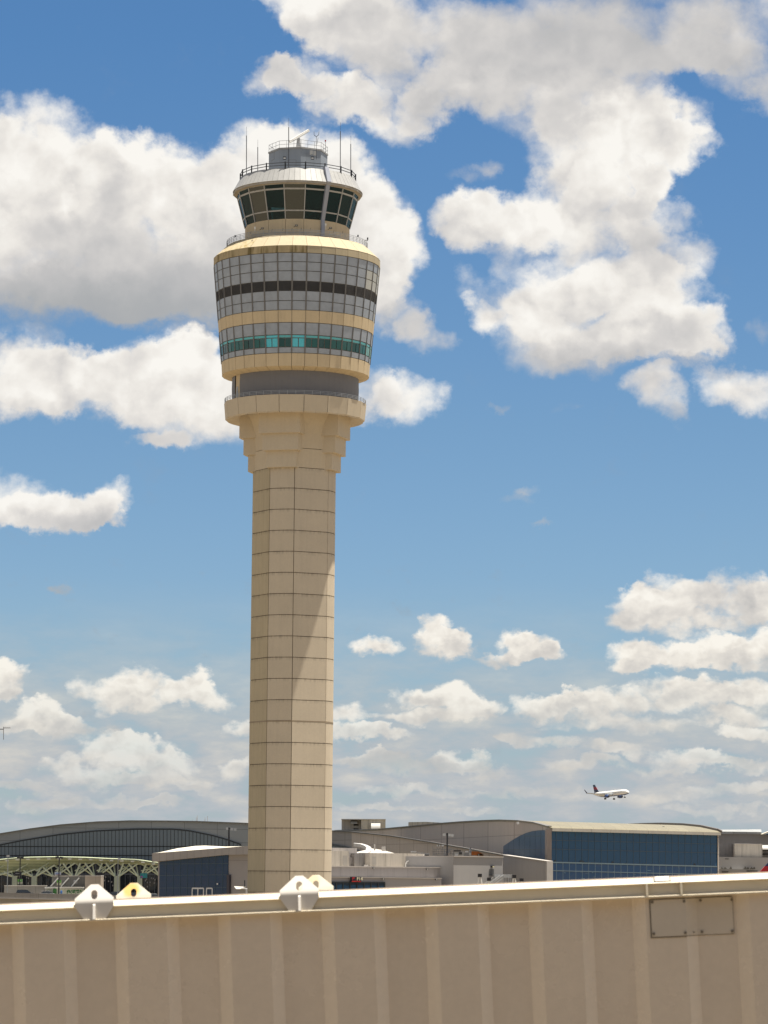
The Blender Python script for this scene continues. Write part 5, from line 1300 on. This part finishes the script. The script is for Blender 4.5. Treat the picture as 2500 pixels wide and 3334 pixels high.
# gate sign F14
sgn = thing('gate_sign', GF.pt(1133, 2862, 3.6), 'black and red gate sign reading F14 above the blue window band', 'sign')
mb = MB(); GF.slab(mb, [(1119, 2870.5), (1119, 2854), (1149, 2854.3), (1149, 2870.8)], 4.2, -3.3); mb.obj('casing', mat('sign black', (.02, .02, .03), .4), sgn)
REDS = mat('sign red', (.50, .02, .02), .4)
mb = MB(); GF.slab(mb, [(1119.2, 2870.6), (1119.2, 2867.2), (1148.8, 2867.5), (1148.8, 2870.8)], 4.26, -4.2); mb.obj('red_stripe', REDS, sgn)
mb = MB(); GF.slab(mb, [(1120.5, 2866), (1120, 2855), (1129, 2855), (1127, 2861), (1124, 2861)], 4.26, -4.2); mb.obj('red_emblem', mat('emblem red', (.35, .02, .03), .4), sgn)
cu = bpy.data.curves.new('lettering', 'FONT'); cu.body = 'F14'; cu.size = .86; cu.extrude = .02; cu.offset = .018; cu.materials.append(mat('sign yellow', (.75, .70, .50), .5))
lo_ = bpy.data.objects.new('lettering_source', cu); scene.collection.objects.link(lo_); bpy.context.view_layer.update()
lme = bpy.data.meshes.new_from_object(lo_.evaluated_get(bpy.context.evaluated_depsgraph_get())); bpy.data.objects.remove(lo_); lme.name = 'lettering'
lo = bpy.data.objects.new('lettering', lme); scene.collection.objects.link(lo); lo.parent = sgn
q = GF.pt(1134.5, 2865.6, 4.30) - Vector(sgn.location); lo.location = q; lo.rotation_euler = (rad(90), 0, math.atan2(GF.d.y, GF.d.x))
# upper penthouses on the gate building
G2 = Face(1080, 656, 1480, 662)
def pent(outl, m, back, front, nm='penthouse_wall'):
    mb = MB(); G2.slab(mb, outl, front, back); return mb.obj(nm, m, gate)
pent([(1040, 2824), (1040, 2770.5), (1136, 2770.5), (1136, 2824)], PLAIN_W, 8, 0)
pent([(1136, 2824), (1136, 2791), (1160, 2791), (1160, 2824)], PLAIN, 8, -2.5)
pent([(1192, 2826), (1192, 2777), (1340, 2779), (1362, 2780), (1362, 2826)], PLAIN_W, 9, 3)
pent([(1158, 2825), (1158, 2777.5), (1192.2, 2777), (1192.2, 2825)], PLAIN_D, 9, -1.2, 'shaded_wall')
mb = MB()
for i in range(6):
    t0, t1 = i / 6, (i + 1) / 6
    xa, xb = 1362 + 19 * t0, 1362 + 19 * t1; oa, ob = 3 - 3 * t0 ** 2, 3 - 3 * t1 ** 2
    mb.hexa([G2.pt(xa, 2826, oa), G2.pt(xb, 2826, ob), G2.pt(xb, 2781, ob), G2.pt(xa, 2780.5, oa)], [G2.pt(xa, 2826, -2), G2.pt(xb, 2826, -2), G2.pt(xb, 2781, -2), G2.pt(xa, 2780.5, -2)])
mb.obj('rounded_corner', mat('rounded corner wall', (.40, .37, .335), .85, vary=.08, vscale=.15, streak=.2), gate, smooth=40)
pent([(1384, 2828), (1384, 2788), (1478, 2788.5), (1478, 2828)], mat('rose grey wall', (.38, .35, .33), .85, vary=.06, vscale=.15, streak=.2), 9, .5)
for x0, x1, y0, y1 in ((1116, 1130, 2786, 2817), (1200, 1213, 2790, 2815)):
    dr = MB(); G2.slab(dr, [(x0, y1), (x0, y0), (x1, y0), (x1, y1)], 3.05 if x0 > 1190 else .06, -.02 if x0 < 1190 else -3.02); dr.obj('door', mat('concrete door', (.36, .335, .30), .8), gate)
box_on(G2, gate, 'roof_box', 1169, 1180, 2815.5, 2822, LEDGE, 5, 1, back=-4)
mb = MB(); G2.bar(mb, (1304, 2822), (1305, 2812), .15, .15, 4); G2.bar(mb, (1305, 2812), (1310, 2804), .15, .15, 4); G2.bar(mb, (1310, 2804), (1315, 2803), .15, .15, 4); mb.obj('gooseneck_lamp', WHITE, gate)
# big plain block with door and stairs
G3 = Face(1476, 646, 1640, 655)
blk = house('stair_block', 'large plain grey block with a dark door and outside stair', 'building', G3, [(1476.5, None), (1476.5, 2787.5), (1637, 2790), (1637, None)], mat('block grey', (.315, .305, .30), .8, vary=.05, vscale=.1, streak=.06), 14)
mb = MB(); G3.slab(mb, [(1476, 2789), (1476, 2786.5), (1637.5, 2789), (1637.5, 2791.5)], .2, 14.2); mb.obj('coping', LEDGE, blk)
box_on(G3, blk, 'door', 1592, 1607, 2829.5, 2850, mat('door grey', (.10, .10, .10), .5), .1, .1)
lb = box_on(G3, blk, 'door_lamp', 1596.5, 1604, 2818, 2824, BLACK, .5, .5); box_on(G3, blk, 'lens', 1597.5, 1603, 2820.5, 2823.5, mat('lamp glow', (.8, .75, .5), .4), .55, .05, lb)
mb = MB()
def rl(p, q, w_=.1, o=1.5): G3.bar(mb, p, q, w_, w_, o)
for o in (1.0, 2.2):
    rl((1614, 2848), (1645, 2848), .1, o); rl((1614, 2856), (1645, 2856), .08, o)
    for x in (1614, 1620, 1629, 1637, 1645): rl((x, 2848), (x, 2878), .08, o)
    rl((1614, 2848), (1570, 2880), .14, o); rl((1603, 2849), (1566, 2878), .12, o); rl((1612, 2858), (1576, 2884), .12, o)
rl((1590, 2851), (1645, 2851), .5, 1.5)
rl((1592, 2852), (1592, None), .12, 1.5); rl((1644, 2852), (1644, None), .12, 1.5)
mb.obj('stair_railing', RAIL_L, blk)

# --- white membrane roof with curved rim, between gate building and terminal
GR = Face(1140, 700, 1290, 700)
wr = thing('curved_canopy_roof', GR.pt(1200, None), 'white curved canopy roof sweeping behind the gate building', 'roof')
mb = MB()
top_ = [(1209, 2757.5), (1222, 2759), (1240, 2763), (1262, 2769), (1283, 2777.5)]
A = [GR.pt(1140, 2783, 4), GR.pt(1285, 2778.5, 4), GR.pt(1262, 2769, -22), GR.pt(1240, 2763, -30), GR.pt(1209, 2757.5, -38), GR.pt(1150, 2775, -10)]
mb.hexa(A, [p - Vector((0, 0, .8)) for p in A]); mb.obj('membrane', ROOFW, wr)
inner = [(1146, 2739), (1170, 2743), (1184, 2749), (1192, 2756), (1190, 2765), (1180, 2771), (1168, 2775.5)]
outer = [(1146, 2738), (1176, 2741), (1194, 2747), (1207, 2755), (1208.5, 2763), (1204, 2771), (1198, 2776)]
mb = MB(); dep = [-40, -34, -28, -22, -14, -6, 2]
for i in range(6):
    A = [GR.pt(*inner[i], dep[i]), GR.pt(*inner[i + 1], dep[i + 1]), GR.pt(*outer[i + 1], dep[i + 1] - 1.5), GR.pt(*outer[i], dep[i] - 1.5)]
    mb.hexa(A, [p - Vector((0, 0, .7)) for p in A])
mb.obj('rim', mat('rim pale grey', (.50, .49, .48), .6), wr)
mb = MB(); GR.slab(mb, [(1130, 2800), (1130, 2783), (1160, 2779), (1160, 2800)], 4.2, 2); mb.obj('front_panel', mat('cream panel', (.66, .62, .52), .7), wr)
for x, y in ((1219, 2756), (1249, 2764)):
    mb = MB(); c = GR.pt(x, y, -18); mb.box(c, (.9 if x > 1230 else .35, .6, 1.4)); mb.obj('roof_vent', LEDGE, wr)
mb = MB(); GR.slab(mb, [(1140, None), (1140, 2800), (1285, 2800), (1285, None)], -6, 8); mb.obj('substructure', PLAIN, wr)

# --- equipment on the roofs
G4 = Face(1340, 690, 1600, 690)
def unit(name, label, cat, x0, x1, y0, y1, m, parts=(), back=3.0, group=None):
    t = thing(name, G4.pt((x0 + x1) / 2, y1), label, cat, group); mb = MB(); G4.slab(mb, [(x0, y1), (x0, y0), (x1, y0), (x1, y1)], 0, back); mb.obj('casing', m, t)
    for (nm, a, b, c, d, mm, o) in parts:
        mb = MB(); G4.slab(mb, [(a, d), (a, c), (b, c), (b, d)], o, -o + .12); mb.obj(nm, mm, t)
    return t
OFFW = mat('off white unit', (.52, .50, .46), .6, vary=.06)
GRL = mat('dark grille', (.08, .075, .07), .6)
gAC = 'air handling units on the gate building roof'
unit('air_handler', 'pale air handler with white lid, leftmost on the rear roof', 'air handler', 1338, 1355, 2772, 2800, OFFW, [('lid', 1336.5, 1356, 2771, 2774.5, WHITE, .3), ('grille', 1341, 1352, 2781, 2786, GRL, .1)], group=gAC)
unit('air_handler', 'small pale air handler just right of the white lidded one', 'air handler', 1357, 1377, 2775.5, 2800, OFFW, [('grille', 1360, 1374, 2781, 2785, GRL, .1)], group=gAC)
unit('air_handler', 'low pale air handler left of the roof stair', 'air handler', 1379, 1398, 2777.5, 2800, OFFW, [('grille', 1381, 1396, 2782, 2786, GRL, .1)], group=gAC)
unit('cooling_unit', 'pale cooling unit with black top right of the black lamp post', 'cooling unit', 1473, 1509, 2772.5, 2800, OFFW, [('top_screen', 1476, 1500.5, 2768, 2772, BLACK, .2), ('access_cover', 1481, 1491, 2779, 2786, WHITE, .3), ('grille', 1494, 1504, 2774, 2782, GRL, .1)])
unit('cooling_unit', 'grey cooling unit with white flap left of the orange duct', 'cooling unit', 1511, 1527, 2776, 2800, mat('unit grey', (.3, .3, .3), .6), [('flap', 1514, 1524, 2770.5, 2775, WHITE, .6)])
unit('exhaust_stack', 'tall narrow grey stack beside the orange duct', 'stack', 1528.5, 1534.5, 2758.5, 2800, mat('stack grey', (.28, .28, .29), .6), [('curved_cap', 1526, 1533, 2776, 2786, OFFW, .5)])
dk = unit('rusty_duct', 'orange brown rusty roof duct above the plain grey block', 'duct', 1554, 1574, 2779.5, 2800, mat('brown duct', (.28, .17, .10), .8), [('door', 1557, 1560, 2781, 2787, OFFW, .2)], back=4)
mb = MB(); RU = mat('orange rust', (.42, .13, .03), .8, vary=.3, vscale=1.2)
mb.hexa([G4.pt(1535, 2784, 0), G4.pt(1535, 2771.5, 0), G4.pt(1557, 2772, 0), G4.pt(1570, 2779, 0), G4.pt(1570, 2784, 0)], [G4.pt(1535, 2784, -5), G4.pt(1535, 2771.5, -5), G4.pt(1557, 2772, -5), G4.pt(1570, 2779, -5), G4.pt(1570, 2784, -5)]); mb.obj('tarpaulin', RU, dk)
sc = thing('roof_stair', G4.pt(1440, 2790), 'grey steel stair and railings on the roof behind the black lamp post', 'stair')
mb = MB()
for x in (1409, 1413, 1420, 1428, 1436, 1446, 1456, 1466, 1476): G4.bar(mb, (x, 2800), (x, 2765 if x > 1412 else 2755), .1, .1, .5)
for y in (2765, 2772, 2778): G4.bar(mb, (1409, y), (1478, y), .1, .1, .5)
for d in (0, 4, 8): G4.bar(mb, (1438 + d, 2786), (1462 + d, 2766), .16, .2, .8)
G4.bar(mb, (1409, 2784), (1460, 2786), .25, .6, .5)
for x in (1423, 1433, 1441): G4.bar(mb, (x, 2765), (x, 2754), .12, .12, .5); 
mb.obj('railing', mat('stair grey', (.30, .29, .28), .6), sc)
for x in (1425, 1429, 1441): MB().box(G4.pt(x, 2753, .6), (.45, .4, .3)).obj('lamp', WHITE, sc)
lamp('tall black lamp post with grey control box right of the tower', 1456, 2711.5, 2823, 651, BLACK, [(-10, 6.5, 9, MATS['lamp aluminium']), (7, 6.5, 8, MATS['lamp aluminium']), (16, 8, 9, MATS['lamp aluminium'])], .36, zb=P(1456, 2823, 651).z - .3, box=(2.5, 2794, 2820))

# --- white A-shaped stands beyond the bridge
def astand(label, x0, x1, ytop, D=600):
    F = Face(1500, D, 1700, D); xm = (x0 + x1) / 2; t = thing('a_frame_stand', F.pt(xm, None), label, 'stand', 'white A-shaped stands')
    for x in (x0, x1):
        for o in (0, 1.5): MB().bar(F.pt(x + (x - xm) * 1.2, None, o * 1.3), F.pt(xm + (x - xm) * .2, ytop + 2, o), .24, n=8).obj('leg', WHITE, t)
    MB().box(F.pt(xm, ytop + 1.5, .7), (.7, 2.0, .6)).obj('head', BLACK, t)
astand('tall white A-shaped stand left of the outside stair', 1549, 1574, 2848.5); astand('small white A-shaped stand at the foot of the outside stair', 1584, 1598.5, 2861, 606)
astand('tall white A-shaped stand before the sloping grey wall', 1662, 1684, 2852); astand('small white A-shaped stand, rightmost of the four', 1692, 1702, 2863.5, 606)

# --- far right buildings
G5 = Face(2338, 760, 2600, 760)
fr_ = thing('far_concourse', G5.pt(2430, None), 'grey concourse building with pale metal roof at the far right', 'building')
mb = MB(); G5.slab(mb, [(2338, None), (2338, 2714), (2600, 2717.5), (2600, None)], 0, 30); mb.obj('wall', mat('far grey wall', (.27, .26, .255), .8, vary=.06, vscale=.08, streak=.1), fr_)
mb = MB(); mb.hexa([G5.pt(2340, 2714, .5), G5.pt(2478, 2716, .5), G5.pt(2520, 2702, -26), G5.pt(2342, 2703.5, -26)], [p + Vector((0, 0, .5)) for p in (G5.pt(2340, 2714, .5), G5.pt(2478, 2716, .5), G5.pt(2520, 2702, -26), G5.pt(2342, 2703.5, -26))]); mb.obj('roof', mat('pale seam roof', (.34, .345, .34), .5, joints=(3.0, 0, .2, .3, 0, 0)), fr_)
mb = MB(); mb.hexa([G5.pt(2475, 2717, 1.5), G5.pt(2486, 2717, 1.5), G5.pt(2530, 2699, 1.5), G5.pt(2518, 2700, 1.5)], [G5.pt(2475, 2717, -3), G5.pt(2486, 2717, -3), G5.pt(2530, 2699, -3), G5.pt(2518, 2700, -3)]); mb.obj('gable_trim', mat('cream trim', (.60, .56, .46), .6), fr_)
mb = MB(); mb.hexa([G5.pt(2488, 2717.5, 1), G5.pt(2600, 2720, 1), G5.pt(2600, 2690, 1), G5.pt(2534, 2700, 1)], [G5.pt(2488, 2717.5, 0), G5.pt(2600, 2720, 0), G5.pt(2600, 2690, 0), G5.pt(2534, 2700, 0)]); mb.obj('gable_glass', GBLUE, fr_)
G6 = Face(2338, 735, 2600, 735)
fp = house('far_plant_room', 'weathered pale plant room at right with vent hood on its side', 'plant room', G6, [(2342, None), (2342, 2746.5), (2388, 2746.5), (2388, None)], PLAIN_D, 6, -1)
mb = MB(); G6.slab(mb, [(2388, None), (2388, 2747), (2478, 2749), (2478, None)], 2, 6); mb.obj('wall', PLAIN_W, fp)
mb = MB(); G6.slab(mb, [(2388, 2748), (2388, 2746), (2478.5, 2748), (2478.5, 2750)], 2.2, 6.1); mb.obj('coping', LEDGE, fp)
mb = MB(); G6.slab(mb, [(2478, None), (2478, 2752), (2600, 2754), (2600, None)], -2, 6); mb.obj('wall', PLAIN_D, fp)
hood(G6, fp, 2480, 2560, 2751, 2766, -1); box_on(G6, fp, 'vent_opening', 2482, 2540, 2766, 2769, DARK, -1.7, .2); box_on(G6, fp, 'vent_opening', 2482, 2540, 2779, 2782, DARK, -1.7, .2)
G7 = Face(2338, 720, 2600, 720)
lowb = house('far_low_block', 'long low pale block at the right edge under the plant room', 'building', G7, [(2336, None), (2336, 2789.5), (2600, 2793.5), (2600, None)], mat('pale far block', (.40, .385, .37), .8, vary=.05, vscale=.1), 12)
box_on(G7, lowb, 'air_slot', 2360, 2372, 2795, 2797.5, GRL, .1, .1)
mb = MB(); G7.slab(mb, [(2336, None), (2336, 2829), (2426, 2830.5), (2426, None)], 2.5, 0); mb.obj('low_parapet', mat('far parapet', (.31, .30, .28), .8), lowb)
box_on(G7, lowb, 'dark_opening', 2346, 2367, 2836, 2841, GRL, 2.6, .1); box_on(G7, lowb, 'dark_opening', 2427, 2466, 2834, 2838, GRL, .1, .1)
random.seed(2)
for i, (x, w_) in enumerate(((2345, 6), (2354, 9), (2374, 6), (2420, 8), (2431, 4), (2441, 7), (2450, 6))):
    t = thing('roof_equipment', G7.pt(x, 2829, 1.0), ['small dark unit at the left end of the far parapet', 'wider dark unit second from left on the far parapet', 'round topped dark unit third on the far parapet', 'domed dark unit above the end of the far parapet', 'tiny dark unit right of the domed one', 'dark unit second from right on the far low block', 'dark unit nearest the red tail fin'][i], 'roof unit', 'small units along the far low block')
    mb = MB(); F = G7; y1 = 2830; y0 = 2824 + random.uniform(-1, 1)
    F.slab(mb, [(x, y1), (x, y0 + 2), (x + w_ * .3, y0), (x + w_ * .7, y0 + .5), (x + w_, y0 + 2), (x + w_, y1)], 1.5, -.4); mb.obj('casing', mat('dark equipment', (.12, .115, .10), .7), t)
    mb = MB(); F.bar(mb, (x + w_ / 2, y0 - 1.5), (x + w_ / 2, y0 + 1), .25, .25, 1.0); mb.obj('cap', GRL, t)

# ------------------------------------------------------------------ yagi aerial on a mast just outside the left edge
am0 = P(-60, 2374, 300)
yg = thing('yagi_aerial', (am0.x, 300, 0), 'small yagi aerial on a side arm against the sky at the far left edge', 'aerial')
MB().bar((am0.x, 300, 0), am0 + Vector((0, 0, 1.5)), .16, n=8).obj('mast', BLACK, yg)
MB().bar(am0, P(11, 2374, 300), .07).obj('arm', BLACK, yg)
MB().bar(P(11.5, 2366, 300), P(11.5, 2408, 300), .045).obj('drop_pipe', MULL, yg)
mb = MB(); mb.bar(P(11.5, 2369.7, 300), P(34, 2369.7, 300), .03)
for i in range(7):
    x = 15 + i * 3.1; h_ = 3.6 - i * .25; mb.bar(P(x, 2369.7 - h_, 300), P(x, 2369.7 + h_, 300), .02)
mb.obj('director_rods', MULL, yg)

# ------------------------------------------------------------------ airliners
AW = mat('airliner white', (.74, .73, .70), .3, ior=1.5); ABLU = mat('airliner blue', (.02, .06, .20), .35); ARED = mat('fin red', (.42, .012, .02), .35); ANAV = mat('fin navy', (.012, .018, .06), .35)
AGR = mat('wing grey', (.42, .44, .45), .4)
def airliner(loc, rot, label, flying, fin_bands):
    t = bpy.data.objects.new('airliner', None); scene.collection.objects.link(t); t.location = loc; t.rotation_euler = rot
    tag(t, label, 'airliner')
    def local(mb, nm, m, par=t, smooth=30):
        me = bpy.data.meshes.new(nm); me.from_pydata([tuple(v) for v in mb.v], [], mb.f); bm = bmesh.new(); bm.from_mesh(me); bmesh.ops.recalc_face_normals(bm, faces=bm.faces); bm.to_mesh(me); bm.free()
        me.materials.append(m); me.polygons.foreach_set('use_smooth', [True] * len(me.polygons)); me.set_sharp_from_angle(angle=rad(smooth))
        o = bpy.data.objects.new(nm, me); scene.collection.objects.link(o); o.parent = par; return o
    # fuselage stations along x (nose +)
    st = [(22.2, .05, -.55), (21.8, .55, -.5), (21.0, 1.05, -.35), (19.8, 1.5, -.15), (18.2, 1.82, -.04), (16.0, 1.98, 0), (-8, 1.98, 0), (-12, 1.8, .2), (-16, 1.35, .62), (-19.5, .8, 1.05), (-22.2, .3, 1.35), (-22.4, .05, 1.38)]
    def tube(part):
        mb = MB(); n = 24; rings = []
        for x, r, zc in st: rings.append([Vector((x, r * math.sin(2 * math.pi * k / n), zc + r * 1.04 * math.cos(2 * math.pi * k / n))) for k in range(n)])
        for a, b in zip(rings[:-1], rings[1:]):
            for k in range(n):
                low = 9 <= k + .5 - .0 <= 15
                j = (k + 1) % n
                if (part == 'belly') == (8.5 < k + .5 < 15.5): mb.poly([a[k], a[j], b[j], b[k]])
        bm_ = MB(); bm_.v, bm_.f = mb.v, mb.f
        me = bpy.data.meshes.new('fuselage' if part != 'belly' else 'belly'); me.from_pydata([tuple(v) for v in mb.v], [], mb.f)
        bm = bmesh.new(); bm.from_mesh(me); bmesh.ops.remove_doubles(bm, verts=bm.verts, dist=.001); bmesh.ops.recalc_face_normals(bm, faces=bm.faces); bm.to_mesh(me); bm.free()
        me.materials.append(AW if part != 'belly' else ABLU); me.polygons.foreach_set('use_smooth', [True] * len(me.polygons))
        o = bpy.data.objects.new(me.name, me); scene.collection.objects.link(o); o.parent = t; return o
    fus = tube('top'); tube('belly')
    def slabp(pts, zf_, th, nm, m, par=t):          # planform pts (x, y, z), thickness th
        mb = MB(); mb.hexa([Vector((x, y, z - th / 2)) for x, y, z in pts], [Vector((x, y, z + th / 2)) for x, y, z in pts]); return local(mb, nm, m, par)
    for s in (1, -1):
        w = slabp([(5.5, 1.6 * s, -1.1), (-4.2, 17 * s, .3), (-5.6, 17 * s, .3), (-4.4, 6 * s, -.5), (-3.6, 1.6 * s, -1.1)], 0, .45, 'wing', AGR)
        mb = MB(); mb.hexa([Vector((-4.0, 17 * s, .3)), Vector((-5.6, 17 * s, .3)), Vector((-7.0, 17.9 * s, 2.9)), Vector((-6.3, 17.9 * s, 2.9))], [Vector((-4.0, 17.15 * s, .3)), Vector((-5.6, 17.15 * s, .3)), Vector((-7.0, 18.0 * s, 2.9)), Vector((-6.3, 18.0 * s, 2.9))]); local(mb, 'winglet', ANAV, w)
        if flying:
            mb = MB(); mb.hexa([Vector((-3.6, 1.8 * s, -1.2)), Vector((-4.6, 6 * s, -.6)), Vector((-6.1, 6 * s, -1.2)), Vector((-5.4, 1.8 * s, -1.9))], [Vector((-3.6, 1.8 * s, -1.05)), Vector((-4.6, 6 * s, -.45)), Vector((-6.1, 6 * s, -1.05)), Vector((-5.4, 1.8 * s, -1.75))]); local(mb, 'flap', AGR, w)
        slabp([(-16.8, .6 * s, 1.0), (-20.2, 6.2 * s, 1.5), (-21.4, 6.2 * s, 1.5), (-20.4, .6 * s, 1.0)], 0, .22, 'tailplane', AGR)
        # engine
        mb = MB(); n = 18; rg = []
        for x, r in ((5.6, .78), (5.4, 1.0), (4.4, 1.18), (2.8, 1.1), (1.0, .8), (.4, .55)): rg.append([Vector((x, 5.75 * s + r * math.cos(2 * math.pi * k / n), -2.2 + r * math.sin(2 * math.pi * k / n))) for k in range(n)])
        for a, b in zip(rg[:-1], rg[1:]):
            for k in range(n): mb.poly([a[k], a[(k + 1) % n], b[(k + 1) % n], b[k]])
        mb.poly(rg[0]); mb.poly(rg[-1]); en = local(mb, 'engine', ABLU)
        mb = MB(); mb.poly([v + Vector((.02, 0, 0)) for v in rg[0]]); local(mb, 'fan', DARK, en)
        mb = MB(); mb.box((2.6, 5.75 * s, -1.1), (3.4, .25, 1.0)); local(mb, 'pylon', AGR, en)
    # fin in colour bands
    zs_ = [1.5] + [1.5 + 6.1 * f for f, _ in fin_bands]
    def fx(z): f = (z - 1.5) / 6.1; return (-14.0 - 5.4 * f, -20.0 - 1.9 * f)
    for (f, m), za, zb in zip(fin_bands, zs_[:-1], zs_[1:]):
        (a0, a1), (b0, b1) = fx(za), fx(zb); mb = MB()
        mb.hexa([Vector((a0, -.18, za)), Vector((a1, -.06, za)), Vector((b1, -.05, zb)), Vector((b0, -.14, zb))], [Vector((a0, .18, za)), Vector((a1, .06, za)), Vector((b1, .05, zb)), Vector((b0, .14, zb))])
        local(mb, 'tail_fin', m)
    mb = MB(); mb.box((5, 0, 2.2), (2.4, .5, .45)); local(mb, 'antenna_fairing', AW)
    # cockpit windows
    mb = MB()
    for y in (-.95, -.32, .32, .95): mb.box((20.2 - abs(y) * .35, y, .62), (.5, .5, .42), Matrix.Rotation(-.9, 3, 'Y'))
    local(mb, 'cockpit_windows', BLACK, fus)
    for s in (1, -1):
        for i in range(2):
            x0, x1 = ((16.5, 4), (2, -12))[i]
            mb = MB(); k = 0; x = x0
            while x > x1: mb.box((x, 1.955 * s, .45), (.24, .06, .34)); x -= .53
            local(mb, 'cabin_windows', mat('cabin window dark', (.06, .065, .08), .3), fus)
    gz = -4.1
    for x, y in ((17.0, 0), (-1.5, 3.8), (-1.5, -3.8)):
        mb = MB(); mb.bar((x, y, -1.4), (x, y, gz + .5), .22, n=8); ge = local(mb, 'landing_gear', AGR)
        for dy in (-.42, .42):
            mb = MB(); mb.bar((x, y + dy - .2, gz + .55), (x, y + dy + .2, gz + .55), 1.15 if y else .8, n=16); local(mb, 'tyre', BLACK, ge)
    return t
airp = P(1988, 2584, 2335)
airliner(airp, (0, rad(-2.6), rad(-59)), 'white airliner with wheels down coming in to land at right', True, [(.42, ANAV), (.72, mat('fin dark red', (.22, .012, .03), .4)), (1.0, mat('fin teal', (.02, .05, .09), .35))])
# parked airliner whose fin shows at the right edge: leading edge from (2468,2835) to (2500,2780)
pk = P(2468, 2835, 250)
airliner(Vector((pk.x - 18.2, 250, 4.15)), (0, 0, rad(180)), 'parked airliner showing only its red and navy tail fin at the right edge', False, [(.87, ARED), (1.0, ANAV)])

# ------------------------------------------------------------------ the concourse the photograph was taken from (behind the camera: unseen, added to shade the bridge wall)
cc = thing('unseen_concourse', (0, -12, 0), 'grey concourse building behind the viewpoint, unseen and added to shade the bridge', 'building')
MB().box((0, -12, 10.5), (110, 16, 21)).obj('wall', mat('concourse wall', (.22, .21, .20), .8, joints=(3.0, 3.5, .1, .3, 0, 0)), cc)
mb = MB()
for i in range(-17, 18): mb.box((i * 3.1, -3.95, 9.5), (2.7, .12, 5.0))
mb.obj('window_band', GBLUE_D, cc)
MB().box((0, -12, 21.2), (111, 17, .5)).obj('roof_edge', LEDGE, cc)

# dark ground added unseen below the bridge to cut light bounced onto its wall
MB().poly([(-16, -3.5, .004), (16, -3.5, .004), (16, 40, .004), (-16, 40, .004)]).obj('unseen_dark_ground', mat('added dark ground', (.185, .155, .115), .9, vary=.15, vscale=.3), recalc=False)['kind'] = 'structure'
